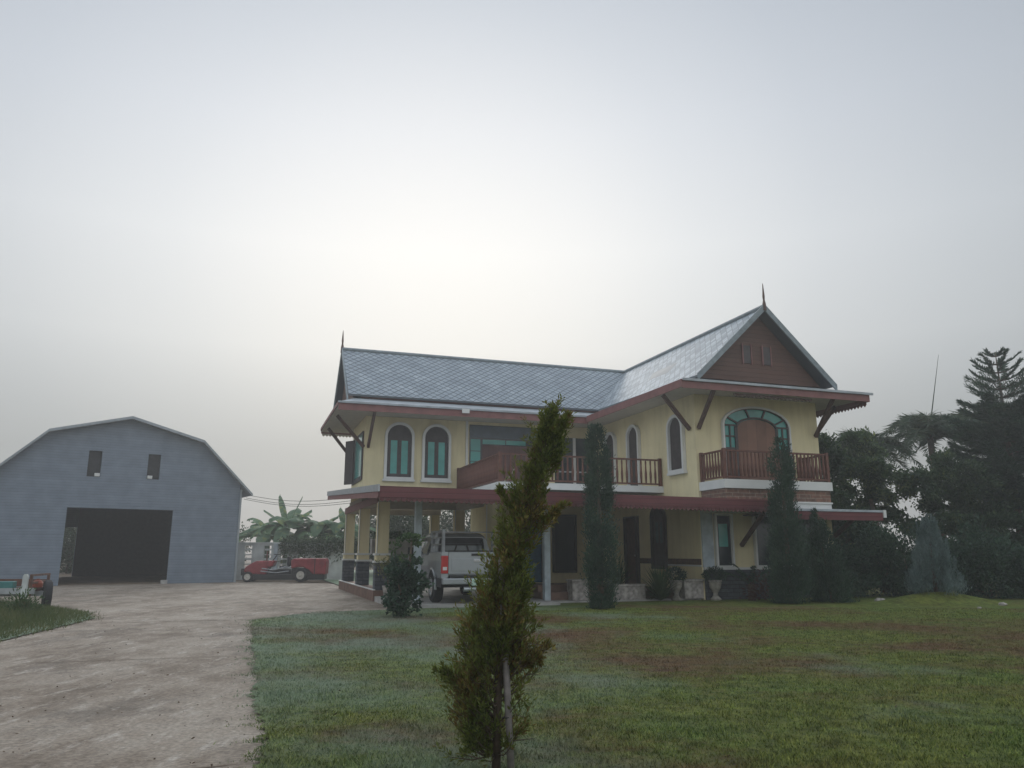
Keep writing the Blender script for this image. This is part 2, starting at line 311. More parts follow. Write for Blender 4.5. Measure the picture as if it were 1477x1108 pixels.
L_young = leafmat('young_cypress_sprays', [(0.0, (0.024, 0.036, 0.009)), (0.22, (0.065, 0.088, 0.018)), (0.45, (0.150, 0.175, 0.036)), (0.6, (0.095, 0.095, 0.026)), (0.76, (0.150, 0.088, 0.026)), (1.0, (0.33, 0.31, 0.09))], 0.42, 0.6, 3.6)
L_dark = leafmat('dark_conifer_sprays', [(0.0, (0.016, 0.036, 0.024)), (0.5, (0.034, 0.068, 0.042)), (1.0, (0.065, 0.115, 0.062))], 0.2)
L_broad = leafmat('broad_leaves', [(0.0, (0.018, 0.036, 0.020)), (0.5, (0.042, 0.074, 0.038)), (0.85, (0.075, 0.115, 0.05)), (1.0, (0.15, 0.18, 0.07))], 0.3)
L_broad2 = leafmat('mixed_leaves', [(0.0, (0.020, 0.040, 0.020)), (0.5, (0.050, 0.085, 0.038)), (0.72, (0.085, 0.13, 0.048)), (1.0, (0.20, 0.23, 0.075))], 0.3)
L_palm = leafmat('palm_fronds', [(0.0, (0.034, 0.058, 0.036)), (0.6, (0.062, 0.092, 0.054)), (1.0, (0.12, 0.13, 0.07))], 0.3)
L_blue = leafmat('blue_juniper_sprays', [(0.0, (0.065, 0.10, 0.095)), (0.5, (0.115, 0.165, 0.155)), (1.0, (0.20, 0.26, 0.245))], 0.2)
L_banana = leafmat('banana_leaves', [(0.0, (0.09, 0.165, 0.10)), (0.6, (0.15, 0.24, 0.14)), (1.0, (0.32, 0.33, 0.10))], 0.5)
L_far = leafmat('far_tree_leaves', [(0.0, (0.022, 0.045, 0.022)), (1.0, (0.06, 0.09, 0.04))], 0.2)
L_fern = leafmat('fern_fronds', [(0.0, (0.025, 0.055, 0.02)), (0.6, (0.05, 0.095, 0.03)), (1.0, (0.11, 0.14, 0.05))], 0.25)

# ------------------------------------------------------------------ builders
def link(name, me, m, parent=None, loc=None):
    o = bpy.data.objects.new(name, me); COL.objects.link(o)
    if m is not None and not me.materials: me.materials.append(m)
    if parent is not None: o.parent = parent
    if loc is not None: o.location = loc
    return o

def tag(o, label=None, cat=None, group=None, kind=None):
    if label: o['label'] = label
    if cat: o['category'] = cat
    if group: o['group'] = group
    if kind: o['kind'] = kind
    return o

def empty(name, loc, rz=0.0):
    o = bpy.data.objects.new(name, None); COL.objects.link(o); o.location = loc; o.rotation_euler = (0, 0, rz); o.empty_display_size = 0.3
    return o

class MB:
    def __init__(s, off=(0, 0, 0)): s.v = []; s.f = []; s.off = off
    def add(s, vs, fs):
        b = len(s.v); ox, oy, oz = s.off
        s.v += [(x - ox, y - oy, z - oz) for x, y, z in vs]; s.f += [tuple(b + i for i in f) for f in fs]; return s
    def box(s, x0, x1, y0, y1, z0, z1):
        return s.add([(x0, y0, z0), (x1, y0, z0), (x1, y1, z0), (x0, y1, z0), (x0, y0, z1), (x1, y0, z1), (x1, y1, z1), (x0, y1, z1)],
                     [(0, 3, 2, 1), (4, 5, 6, 7), (0, 1, 5, 4), (1, 2, 6, 5), (2, 3, 7, 6), (3, 0, 4, 7)])
    def prism(s, bot, top):
        n = len(bot)
        return s.add(list(bot) + list(top), [tuple(reversed(range(n))), tuple(range(n, 2 * n))] + [(i, (i + 1) % n, n + (i + 1) % n, n + i) for i in range(n)])
    def bar(s, p, q, w, h=None):
        p = np.array(p, float); q = np.array(q, float); d = q - p; d /= np.linalg.norm(d)
        up = np.array((0, 0, 1.0)) if abs(d[2]) < 0.9 else np.array((0, 1.0, 0))
        a = np.cross(d, up); a /= np.linalg.norm(a); b = np.cross(a, d); h = h or w
        c = [(-1, -1), (1, -1), (1, 1), (-1, 1)]
        return s.prism([tuple(p + a * x * w / 2 + b * y * h / 2) for x, y in c], [tuple(q + a * x * w / 2 + b * y * h / 2) for x, y in c])
    def tube(s, pts, rad, n=8, cap=True):
        pts = [np.array(p, float) for p in pts]; k = len(pts)
        rad = rad if isinstance(rad, (list, tuple)) else [rad] * k
        vs = []; fs = []
        for i, p in enumerate(pts):
            d = pts[min(i + 1, k - 1)] - pts[max(i - 1, 0)]; d /= (np.linalg.norm(d) + 1e-9)
            up = np.array((0, 0, 1.0)) if abs(d[2]) < 0.9 else np.array((0, 1.0, 0))
            a = np.cross(d, up); a /= np.linalg.norm(a); b = np.cross(a, d)
            vs += [tuple(p + rad[i] * (a * math.cos(2 * math.pi * j / n) + b * math.sin(2 * math.pi * j / n))) for j in range(n)]
        for i in range(k - 1):
            for j in range(n): fs.append((i * n + j, i * n + (j + 1) % n, (i + 1) * n + (j + 1) % n, (i + 1) * n + j))
        if cap: fs += [tuple(reversed(range(n))), tuple((k - 1) * n + j for j in range(n))]
        return s.add(vs, fs)
    def lathe(s, prof, c=(0, 0, 0), n=20, axis='z'):
        vs = []; fs = []; k = len(prof)
        for r, z in prof:
            for j in range(n):
                a = 2 * math.pi * j / n; x, y = r * math.cos(a), r * math.sin(a)
                vs.append((c[0] + x, c[1] + y, c[2] + z) if axis == 'z' else (c[0] + z, c[1] + x, c[2] + y))
        for i in range(k - 1):
            for j in range(n): fs.append((i * n + j, i * n + (j + 1) % n, (i + 1) * n + (j + 1) % n, (i + 1) * n + j))
        fs += [tuple(reversed(range(n))), tuple((k - 1) * n + j for j in range(n))]
        return s.add(vs, fs)
    def mesh(s, name, bevel=0.0, smooth=False, fix=True):
        me = bpy.data.meshes.new(name); me.from_pydata(s.v, [], s.f)
        if fix or bevel:
            bm = bmesh.new(); bm.from_mesh(me)
            bmesh.ops.recalc_face_normals(bm, faces=bm.faces)
            if bevel:
                es = [e for e in bm.edges if len(e.link_faces) == 2 and e.calc_face_angle(0) > 0.5]
                bmesh.ops.bevel(bm, geom=es, offset=bevel, segments=2, affect='EDGES', profile=0.6, clamp_overlap=True)
            bm.to_mesh(me); bm.free()
        if smooth: me.shade_smooth()
        me.update(); return me
    def build(s, name, m, parent=None, bevel=0.0, smooth=False, loc=None):
        return link(name, s.mesh(name, bevel, smooth), m, parent, loc)

def quads_mesh(name, V, m, parent=None, fverts=4):
    """V: (n*fverts, 3) array, every fverts a face"""
    n = len(V) // fverts
    me = bpy.data.meshes.new(name); me.vertices.add(len(V)); me.vertices.foreach_set('co', np.asarray(V, np.float32).ravel())
    me.loops.add(len(V)); me.loops.foreach_set('vertex_index', np.arange(len(V), dtype=np.int32))
    me.polygons.add(n); me.polygons.foreach_set('loop_start', np.arange(0, len(V), fverts, dtype=np.int32))
    me.polygons.foreach_set('loop_total', np.full(n, fverts, np.int32)); me.update(calc_edges=True)
    return link(name, me, m, parent)

def norm(a): return a / (np.linalg.norm(a, axis=1, keepdims=True) + 1e-9)

def leaves(P, D, L, W, fat=0.45, rng=NP):
    """diamond leaves: base P, direction D (n,3), length L (n), width W (n) -> vertex array"""
    D = norm(D); rv = rng.normal(size=P.shape); S = norm(np.cross(D, rv))
    L = np.asarray(L)[:, None] * np.ones((len(P), 1)); W = np.asarray(W)[:, None] * np.ones((len(P), 1))
    a = P; b = P + D * L * fat + S * W / 2; c = P + D * L; d = P + D * L * fat - S * W / 2
    return np.stack([a, b, c, d], 1).reshape(-1, 3)

# ------------------------------------------------------------------ frames of the place
AL = R(18.87); CA, SA = math.cos(AL), math.sin(AL)
def XY(s, t): return (s * CA - t * SA, s * SA + t * CA)

# ------------------------------------------------------------------ ground, drive, lawn
def sheet(name, pts, z, m, kind='structure'):
    me = bpy.data.meshes.new(name); bm = bmesh.new()
    f = bm.faces.new([bm.verts.new((x, y, z)) for x, y in pts]); bm.normal_update()
    if f.normal.z < 0: f.normal_flip()
    bmesh.ops.triangulate(bm, faces=[f]); bm.to_mesh(me); bm.free()
    return tag(link(name, me, m), kind=kind)

def ragged(pts, step, amp, seed):
    r = random.Random(seed); o = []
    for (x0, y0), (x1, y1) in zip(pts[:-1], pts[1:]):
        d = math.hypot(x1 - x0, y1 - y0); n = max(1, int(d / step)); nx, ny = -(y1 - y0) / d, (x1 - x0) / d
        for i in range(n):
            k = i / n; a = amp * (math.sin((x0 + y0 + k * d) * 2.3) * 0.4 + r.uniform(-1, 1) * 0.8)
            o.append((x0 + (x1 - x0) * k + nx * a, y0 + (y1 - y0) * k + ny * a))
    o.append(pts[-1]); return o

sheet('ground', [(-900, -300), (900, -300), (900, 1500), (-900, 1500)], -0.03, M['dirt'])
sheet('driveway', [XY(-16, -8), XY(3.9, -8), XY(3.9, 36), XY(-8, 52), XY(-22, 52)], 0.0, M['concrete'])
edge = [XY(*q) for q in ((0.24, -6), (0.21, 5.6), (0.24, 10.5), (0.30, 17.1), (1.28, 18.4), (2.4, 18.85), (3.5, 19.15))]
lawn_edge = ragged(edge, 0.05, 0.07, 3)
sheet('lawn', lawn_edge + [XY(3.95, 19.2), XY(3.95, 62), XY(60, 62), XY(60, -6)], 0.022, M['lawn'])
vg = [(-7.3, 9.2), (-7.98, 12.62), (-8.16, 14.02), (-8.7, 16.74), (-9.7, 18.4), (-10.6, 19.3)]
verge_edge = ragged(vg, 0.08, 0.06, 5)
sheet('grass_verge', verge_edge + [(-11.7, 19.7), (-14.4, 22.4), (-30, 22), (-30, 9.2)], 0.020, M['lawn'])
# joints of the slab, packed with soil
def joint(name, pts, wd, seed, m='crumbsoil'):
    r = random.Random(seed); L1 = []; L2 = []
    for (x0, y0), (x1, y1) in zip(pts[:-1], pts[1:]):
        n = max(2, int(math.hypot(x1 - x0, y1 - y0) / .12)); d = math.hypot(x1 - x0, y1 - y0); nx, ny = -(y1 - y0) / d, (x1 - x0) / d
        for i in range(n):
            k = i / n; o = r.uniform(-.012, .012); w_ = wd * r.uniform(.3, 1); L1.append((x0 + (x1 - x0) * k + nx * (o + w_), y0 + (y1 - y0) * k + ny * (o + w_))); L2.append((x0 + (x1 - x0) * k + nx * (o - w_), y0 + (y1 - y0) * k + ny * (o - w_)))
    return sheet(name, L1 + L2[::-1], 0.004, M['dirt'])
joint('path_joint', [XY(-2.2, 5.75), XY(-.9, 5.68), XY(.2, 5.74)], .010, 3)
joint('path_joint', [XY(-5.5, 17.35), XY(-1.5, 17.5), XY(.2, 17.45), XY(.9, 18.2)], .035, 4)
joint('path_joint', [XY(-6.0, 11.5), XY(-3, 11.6), XY(.15, 11.45)], .012, 5)
# mound under the juniper
mb = MB(); rings = 10; seg = 36; vs = [(0, 0, 0.30)]; fs = []
for i in range(1, rings + 1):
    k = i / rings; z = 0.30 * 0.5 * (1 + math.cos(math.pi * k)) - 0.004
    for j in range(seg):
        a = 2 * math.pi * j / seg; q = k * (1.7 + 0.25 * math.sin(2 * a + 1)); vs.append((q * math.cos(a) * 1.15, q * math.sin(a) * 0.8, z))
for j in range(seg): fs.append((0, 1 + j, 1 + (j + 1) % seg))
for i in range(rings - 1):
    for j in range(seg): fs.append((1 + i * seg + j, 1 + (i + 1) * seg + j, 1 + (i + 1) * seg + (j + 1) % seg, 1 + i * seg + (j + 1) % seg))
tag(mb.add(vs, fs).build('grass_mound', M['lawn'], None, smooth=True, loc=(11.5, 21.6, 0.02)), kind='structure')

def grass(name, P, h, wid, lean, m):
    n = len(P); a = NP.uniform(0, 2 * np.pi, n); b = NP.uniform(0, 2 * np.pi, n)
    S = np.stack([np.cos(a), np.sin(a), np.zeros(n)], 1) * (wid[:, None] / 2)
    T = np.stack([np.cos(b) * lean, np.sin(b) * lean, np.ones(n)], 1) * h[:, None]
    V = np.stack([P - S, P + S, P + T], 1).reshape(-1, 3)
    return tag(quads_mesh(name, V, m, None, 3), kind='stuff')

# turf blades, thinning with distance
def scatter(n, y0, y1, pw):
    k = NP.uniform(0, 1, n); Y = y0 + (y1 - y0) * k ** pw; X = NP.uniform(-0.75, 1.45, n) * Y
    return X, Y
X, Y = scatter(560000, 4.2, 19.5, 1.5)
s_ = X * CA + Y * SA; t_ = -X * SA + Y * CA
clump = np.sin(X * 7.1 + np.sin(Y * 5.3) * 2) * np.sin(Y * 8.7 + np.sin(X * 4.9) * 2)
lim = 0.20 + 0.05 * np.sin(t_ * 5.1) + 0.04 * np.sin(t_ * 13.7) + 0.025 * np.sin(t_ * 31.0)
tuf = (np.sin(t_ * 9.3) + np.sin(t_ * 23.1 + 1) > .9) & (s_ > lim - np.abs(NP.normal(0, .11, len(s_))))
ok = ((s_ > lim) | tuf) & (X < Y * NP.uniform(.75, 1.45, len(X))) & ((t_ < 17.1) | (t_ < 17.1 + (s_ - 0.3) * 1.2)) & (t_ < 18.9)
X, Y, clump = X[ok], Y[ok], clump[ok]; n = len(X)
grass('lawn_grass', np.stack([X, Y, np.full(n, 0.02)], 1), NP.uniform(0.010, 0.030, n) * (1 + 0.45 * clump) * (1 + 1.2 * (NP.uniform(0, 1, n) > .97)), NP.uniform(0.004, 0.009, n) * (0.7 + Y / 12), NP.uniform(0.2, 1.1, n), M['blade'])
# longer weeds on the verge at the left
n = 42000; X = NP.uniform(-15.5, -7.6, n); Y = NP.uniform(11.5, 21.5, n)
lx = np.interp(Y, [9.2, 12.62, 14.02, 16.74, 18.4, 19.4, 22.4], [-7.3, -7.98, -8.16, -8.7, -9.7, -10.9, -14.4])
ok = X < lx + NP.normal(0.03, 0.11, n); X, Y = X[ok], Y[ok]; lx = lx[ok]; n = len(X)
hh = NP.uniform(0.05, 0.16, n) * (0.45 + np.clip((lx - X), 0, 2.0)) 
M['weed'] = leafmat('verge_weeds', [(0, (0.035, 0.06, 0.015)), (0.5, (0.075, 0.10, 0.03)), (1, (0.15, 0.14, 0.06))], 0.25)
grass('verge_weeds', np.stack([X, Y, np.full(n, 0.018)], 1), hh, NP.uniform(0.008, 0.02, n), NP.uniform(0.2, 0.9, n), M['weed'])
# crumbs of soil and dead leaves on the concrete
n = 1200; X = NP.uniform(-9, 7, n); Y = 5 + 15 * NP.uniform(0, 1, n) ** 1.4; s_ = X * CA + Y * SA
ok = (NP.uniform(0, 1, n) < np.exp(-((s_ + 0.9) / 1.3) ** 2) + 0.22) & ((Y * CA - X * SA < 17) | (s_ < 0)); X, Y = X[ok], Y[ok]; n = len(X)
P = np.stack([X, Y, np.where(X * CA + Y * SA > .2, .045, .006)], 1); D = np.stack([NP.normal(size=n), NP.normal(size=n), NP.uniform(0.0, 0.35, n)], 1)
V = leaves(P, D, NP.uniform(0.012, 0.04, n), NP.uniform(0.008, 0.02, n))
V[:, 2] = np.maximum(V[:, 2], 0.004)
M['crumb'] = leafmat('dead_leaves', [(0, (0.03, 0.022, 0.015)), (1, (0.12, 0.075, 0.04))], 0.05)
tag(quads_mesh('fallen_leaves', V, M['crumb']), kind='stuff')

# ------------------------------------------------------------------ the house
S0, T0 = 8.5, 24.0
house = empty('house', (*XY(S0, T0), 0), AL)
tag(house, 'two storey yellow house with steep slate roofs, wooden balconies and a carport', 'house')
OFF = (S0, T0, 0)
def H(): return MB(OFF)
U0, U1, TF, TR = 3.82, 12.66, 27.0, 30.3       # left wing: end walls, front, rear
RW0, RW1, RF, RB = 12.66, 17.16, 20.0, 31.0    # right wing
Z2 = 3.42
# walls
H().box(U0, U1, TF, TR, 3.2, 6.05).build('upper_wall', M['cream'], house)
H().box(RW0, RW1, RF, RB, 3.1, 6.06).build('upper_wall', M['cream'], house)
H().box(RW0 + .004, RW1 + 0.25, RF + .004, RB, 0.0, 3.1).build('lower_wall', M['cream'], house)
H().box(8.6, U1, TF + .004, TR, 0.0, 3.2).build('lower_wall', M['cream'], house)
H().box(U0 - .03, 7.4, TF - .02, TR + .03, 3.02, 3.2).build('floor_slab', M['soffit'], house)
# roofs: tiled planes with thickness and uv
def tiled(name, polys, m, th=0.07):
    bm = bmesh.new(); uvl = bm.loops.layers.uv.new('UVMap')
    for pts, ax in polys:
        base = np.array(pts[0]); P = [np.array(p, float) for p in pts]
        nrm = np.cross(P[1] - P[0], P[2] - P[0]); nrm /= np.linalg.norm(nrm)
        if nrm[2] < 0: P = P[::-1]; nrm = -nrm
        o = np.array(OFF)
        top = [bm.verts.new(p - o) for p in P]; bot = [bm.verts.new(p - o - (0, 0, th)) for p in P]
        f = bm.faces.new(top); bm.faces.new(bot[::-1]); k = len(P)
        for i in range(k): bm.faces.new((top[i], bot[i], bot[(i + 1) % k], top[(i + 1) % k]))
        h = np.cross(nrm, (0, 0, 1.0)); h /= np.linalg.norm(h); g = np.cross(h, nrm)
        for lp, p in zip(f.loops, P): lp[uvl].uv = (float(np.dot(p, h)) + 40, float(np.dot(p, g)) + 40)
    me = bpy.data.meshes.new(name); bm.to_mesh(me); bm.free()
    return link(name, me, m, house)
RS, RT, ZR, ZE = 14.75, 28.5, 8.76, 6.50          # ridge lines and heights
L0 = 3.06; F0 = 19.1
e1, e2 = 12.35, 17.15; g1, g2 = 26.1, 30.9
ZL = 6.62; ZF = 6.47                       # eave heights: left wing, gable end of the right wing
roof = tiled('roof', [([(L0, g1, ZL), (e1, g1, ZL), (RS, RT, ZR), (L0, RT, ZR)], 0),
               ([(L0, g2, ZL), (L0, RT, ZR), (RS, RT, ZR), (e1, g2, ZL)], 0),
               ([(e2, F0, ZF), (e2, 32.0, ZL), (RS, 32.0, ZR), (RS, F0, ZR)], 1),
               ([(e1, g2, ZL), (RS, RT, ZR), (RS, 32.0, ZR), (e1, 32.0, ZL)], 1)], M['tile'])
tiled('roof', [([(e1, F0, ZF), (RS, F0, ZR), (RS, RT, ZR), (e1, g1, ZL)], 1)], M['tile_dew'])
rd = H()
rd.tube([(L0 - .03, RT, ZR + .02), (RS, RT, ZR + .02)], 0.075, 8); rd.tube([(RS, F0 - .03, ZR + .022), (RS, 32, ZR + .022)], 0.075, 8)
rd.build('ridge_cap', M['ridge'], roof)
# skirt roofs (the flatter lower tier)
ZS, ZI = 6.22, 6.46
o = dict(l=2.68, f=25.5, r=31.45, wl=11.6, wf=18.9, wr=18.25, wb=32.3)
i = dict(l=3.50, f=26.42, r=30.55, wl=12.5, wf=19.75, wr=17.35, wb=31.4)
ZI, ZJ = 6.44, 6.585
skirt = tiled('lower_roof_tier', [([(o['l'], o['f'], ZS), (o['wl'], o['f'], ZS), (i['wl'], i['f'], ZJ), (i['l'], i['f'], ZJ)], 0),
                ([(o['l'], o['r'], ZS), (i['l'], i['r'], ZJ), (i['wl'], i['r'], ZJ), (o['wl'], o['r'], ZS)], 0),
                ([(o['l'], o['f'], ZS), (i['l'], i['f'], ZJ), (i['l'], i['r'], ZJ), (o['l'], o['r'], ZS)], 1),
                ([(o['wl'], o['wf'], ZS), (i['wl'], i['wf'], ZI), (i['wl'], i['f'], ZJ), (o['wl'], o['f'], ZS)], 1),
                ([(o['wl'], o['wf'], ZS), (o['wr'], o['wf'], ZS), (i['wr'], i['wf'], ZI), (i['wl'], i['wf'], ZI)], 0),
                ([(o['wr'], o['wf'], ZS), (o['wr'], o['wb'], ZS), (i['wr'], i['wb'], ZI), (i['wr'], i['wf'], ZI)], 1)], M['metalroof'], 0.04)
# red band between the two tiers, under the main eaves
bd = H(); bd.box(3.52, e1 + .15, 26.24, 26.30, 6.46, 6.60); bd.box(12.50, 12.56, 19.8, 26.2, 6.34, 6.46); bd.build('eave_band', M['pink'], house)
# fascia boards
fb = H()
fb.box(o['l'], o['wl'] + .04, o['f'] - .04, o['f'], 5.94, 6.21)
fb.box(o['wl'] - .04, o['wl'], o['wf'] - .04, o['f'] - .045, 5.98, 6.21)
fb.box(o['wl'] + .003, o['wr'] + .04, o['wf'] - .04, o['wf'], 5.96, 6.20)
fb.box(o['wr'], o['wr'] + .04, o['wf'] + .003, o['wb'], 5.96, 6.20)
fb.box(o['l'] - .03, o['l'] - .003, o['f'] - .03, o['r'], 6.10, 6.215)
fb.box(o['l'], o['wl'], o['r'], o['r'] + .04, 6.0, 6.21)
fb.build('eave_fascia', M['pink'], house)
# soffits (butt at the wing junction)
sf = H()
sf.box(o['l'] + .01, o['wl'] - .005, o['f'] + .005, o['r'] - .005, 6.06, 6.09)
sf.box(o['wl'] + .005, o['wr'] - .005, o['wf'] + .005, o['wb'] - .02, 6.062, 6.092)
sf.build('soffit', M['soffit'], house)
# gutter lip
gt = H(); gt.box(o['l'] - .02, o['wl'], o['f'] - .10, o['f'] - .045, 6.17, 6.23); gt.box(o['wl'], o['wr'] + .14, o['wf'] - .10, o['wf'] - .045, 6.17, 6.24)
gt.build('gutter', M['metalroof'], house)
H().box(6.86, 7.12, o['f'] - .14, o['f'] - .102, 6.05, 6.2).build('gutter_outlet', M['white'], house)
# gables
gw = H()
gw.prism([(RS - 2.2, 19.45, 6.44), (RS + 2.2, 19.45, 6.44), (RS, 19.45, 8.58)], [(RS - 2.2, 19.52, 6.44), (RS + 2.2, 19.52, 6.44), (RS, 19.52, 8.58)])
gable = gw.build('gable_wall', M['wood'], house)
gw = H(); gw.prism([(L0 + .22, RT - 2.15, 6.46), (L0 + .22, RT + 2.15, 6.46), (L0 + .22, RT, 8.6)], [(L0 + .30, RT - 2.15, 6.46), (L0 + .30, RT + 2.15, 6.46), (L0 + .30, RT, 8.6)])
gw.build('gable_wall', M['wood'], house)
for sx in (-0.62, 0.10):
    v = H(); v.box(RS + sx, RS + sx + .26, 19.42, 19.448, 7.02, 7.58); vo = v.build('gable_vent', M['greywood'], gable)
    v = H(); v.box(RS + sx - .05, RS + sx - .005, 19.40, 19.446, 6.98, 7.62); v.box(RS + sx + .265, RS + sx + .30, 19.40, 19.446, 6.98, 7.62); v.build('vent_frame', M['pink'], vo)
for sg in (-1, 1):
    bb = H()
    for tt in (F0 - .05,):
        p = [(RS + sg * 2.5, ZE - .02), (RS, ZR + .10), (RS, ZR - .12), (RS + sg * 2.5, ZE - .24)]
        bb.prism([(a, tt, z) for a, z in p], [(a, tt + .045, z) for a, z in p])
    bb.build('bargeboard', M['ridge'], house); bb = H()
    p = [(RT + sg * 2.45, ZE - .02), (RT, ZR + .08), (RT, ZR - .12), (RT + sg * 2.45, ZE - .22)]
    bb.prism([(L0 - .05, a, z) for a, z in p], [(L0 - .005, a, z) for a, z in p])
    bb.build('bargeboard', M['ridge'], house)
for (a, b, zt) in ((RS, F0 - .03, 9.52), (L0 - .02, RT, 9.50)):
    H().tube([(a, b, ZR - .12), (a, b, ZR + .1), (a, b, ZR + .22), (a, b, ZR + .34), (a, b, zt)], [0.065, 0.055, 0.03, 0.038, 0.010], 8).build('finial', M['darkwood'], house)
H().tube([(17.6, 20.3, 6.2), (17.68, 20.3, 6.85)], 0.012, 5).build('antenna', M['steel'], house)
# eave braces
def brace(p, q, m=None):
    H().bar(p, q, 0.09, 0.11).build('eave_brace', m or M['darkwood'], house)
brace((U0 - .03, TF + .1, 4.95), (2.82, TF + .1, 6.02)); brace((U0 + .1, TF - .03, 4.95), (U0 + .1, 25.75, 6.02)); brace((U0 - .03, TR - .2, 4.85), (2.82, TR - .2, 6.02))
brace((RW0 - .03, RF + .25, 5.0), (11.75, RF + .25, 6.02)); brace((RW0 + .1, RF - .03, 5.0), (RW0 + .1, 19.05, 6.02)); brace((RW1 - .12, RF - .03, 4.95), (RW1 - .12, 19.05, 6.02)); brace((RW1 + .03, RF + .2, 5.0), (18.1, RF + .2, 6.02))
brace((14.02, RF - .03, 1.55), (14.02, 18.85, 2.42)); brace((17.32, RF - .03, 1.75), (17.32, 18.85, 2.42))
# scalloped valances
def valance(name, p, q, z, drop, step, m):
    p = np.array(p, float); q = np.array(q, float); d = np.linalg.norm(q - p); n = int(d / step); u = (q - p) / d; nn = np.array((-u[1], u[0])) * 0.012
    mb = H()
    for k in range(n):
        a = p + u * (k * d / n); b = p + u * ((k + .5) * d / n); c = p + u * ((k + 1) * d / n - .006)
        pts = [(a, z), (c, z), (c, z - drop * .45), (b, z - drop), (a, z - drop * .45)]
        mb.prism([(*(x - nn), zz) for x, zz in pts], [(*(x + nn), zz) for x, zz in pts])
    return mb.build(name, m, house)
valance('valance', (2.72, o['r'] + .02), (6.5, o['r'] + .02), 5.995, 0.11, 0.13, M['soffit'])
valance('valance', (o['wr'] + .02, o['wf'] + .1), (o['wr'] + .02, 26), 5.955, 0.13, 0.14, M['pink'])
valance('valance', (13.4, RF - 1.0), (16.2, RF - 1.0), 5.94, 0.10, 0.14, M['darkwood'])
# ---- windows: local (a = along wall, d = outwards, z)
def mp(plane, pos):
    return (lambda a, d, z: (a, pos - d, z)) if plane == 't' else (lambda a, d, z: (pos - d, a, z))
def outline(a0, a1, z0, z1, rise, n=14):
    pts = [(a0, z0), (a1, z0)]
    if rise <= 0: return pts + [(a1, z1), (a0, z1)]
    c = (a0 + a1) / 2; r = (a1 - a0) / 2; zs = z1 - rise
    return pts + [(c + r * math.cos(math.pi * k / n), zs + rise * math.sin(math.pi * k / n)) for k in range(n + 1)]
def slab(f, ol, d0, d1): 
    return H().prism([f(a, d0, z) for a, z in ol], [f(a, d1, z) for a, z in ol])
def ring(f, a0, a1, z0, z1, rise, wd, d0, d1, bottom=True):
    i = outline(a0, a1, z0, z1, rise); o_ = outline(a0 - wd, a1 + wd, z0 - (wd if bottom else 0), z1 + wd, rise + wd * .6 if rise > 0 else 0); n = len(i)
    mb = H(); V = [f(a, d1, z) for a, z in i] + [f(a, d1, z) for a, z in o_] + [f(a, d0, z) for a, z in i] + [f(a, d0, z) for a, z in o_]
    F = []
    for k in range(n):
        if k == 0 and not bottom: continue
        j = (k + 1) % n; F += [(k, j, n + j, n + k), (n + k, n + j, 3 * n + j, 3 * n + k), (k, j, 2 * n + j, 2 * n + k)]
    return mb.add(V, F)
def window(name, plane, pos, a0, a1, z0, z1, rise=0.0, panel='greywood', trim='white', tw=0.09, panes=(), pm='glass', sill=True, bottom=True, grid=None):
    f = mp(plane, pos)
    o_ = slab(f, outline(a0, a1, z0, z1, rise), 0.004, 0.03).build(name, M[panel], house)
    if trim: ring(f, a0, a1, z0, z1, rise, tw, 0.002, 0.12, bottom).build('frame', M[trim], o_)
    for (b0, b1, c0, c1) in panes:
        slab(f, [(b0, c0), (b1, c0), (b1, c1), (b0, c1)], 0.022, 0.036).build('pane', M[pm], o_)
    if sill:
        mb = H(); p = f(a0 - tw - .04, 0.003, z0 - tw - .06); q = f(a1 + tw + .04, 0.13, z0 - tw + .015)
        mb.box(min(p[0], q[0]), max(p[0], q[0]), min(p[1], q[1]), max(p[1], q[1]), p[2], q[2]); mb.build('sill', M['white'], o_)
    return o_
for a in (4.58, 5.92):
    window('arched_window', 't', TF, a, a + .87, 3.93, 5.78, 0.43, panes=((a + .13, a + .36, 4.05, 5.22), (a + .51, a + .74, 4.05, 5.22)))
# casement bay in the end wall, leaves ajar
f = mp('s', U0)
w_ = slab(f, [(27.35, 3.84), (29.9, 3.84), (29.9, 5.56), (27.35, 5.56)], .004, .05).build('side_window', M['greywood'], house)
slab(f, [(27.48, 3.98), (29.0, 3.98), (29.0, 5.44), (27.48, 5.44)], .048, .062).build('pane', M['glass'], w_)
H().prism([(U0 - .052, 29.45, 3.85), (U0 - .09, 29.45, 3.85), (U0 - .34, 29.85, 3.85), (U0 - .30, 29.85, 3.85)], [(U0 - .052, 29.45, 5.5), (U0 - .09, 29.45, 5.5), (U0 - .34, 29.85, 5.5), (U0 - .30, 29.85, 5.5)]).build('shutter', M['greywood'], w_)
H().box(7.44, 7.52, TF - .06, TF - .003, 3.42, 6.05).build('wall_trim', M['white'], house)
# wide balcony door, left wing
w_ = window('balcony_door', 't', TF, 7.58, 10.32, 3.43, 5.93, 0, 'darkglass', None, sill=False)
f = mp('t', TF)
slab(f, [(7.6, 5.46), (10.3, 5.46), (10.3, 5.91), (7.6, 5.91)], 0.028, 0.05).build('transom_panel', M['postgrey'], w_).data.materials[0] = mat('slate_grey_panel', (0.10, 0.125, 0.15), 0.4, var=0.15)
for (b0, b1, c0, c1) in ((7.63, 7.99, 4.98, 5.40), (7.63, 7.99, 4.60, 4.95), (7.63, 7.99, 3.9, 4.57), (8.08, 8.95, 5.24, 5.40), (8.99, 9.75, 5.24, 5.40)):
    slab(f, [(b0, c0), (b1, c0), (b1, c1), (b0, c1)], 0.026, 0.04).build('pane', M['glass'], w_)
d_ = slab(f, [(8.06, 3.45), (10.26, 3.45), (10.26, 5.20), (8.06, 5.20)], 0.028, 0.045).build('door_leaf', stripe_mat('plum_brown_door', (0.115, 0.060, 0.055), 0, 0.2, 0.35, 0.5, line=0.05), w_)
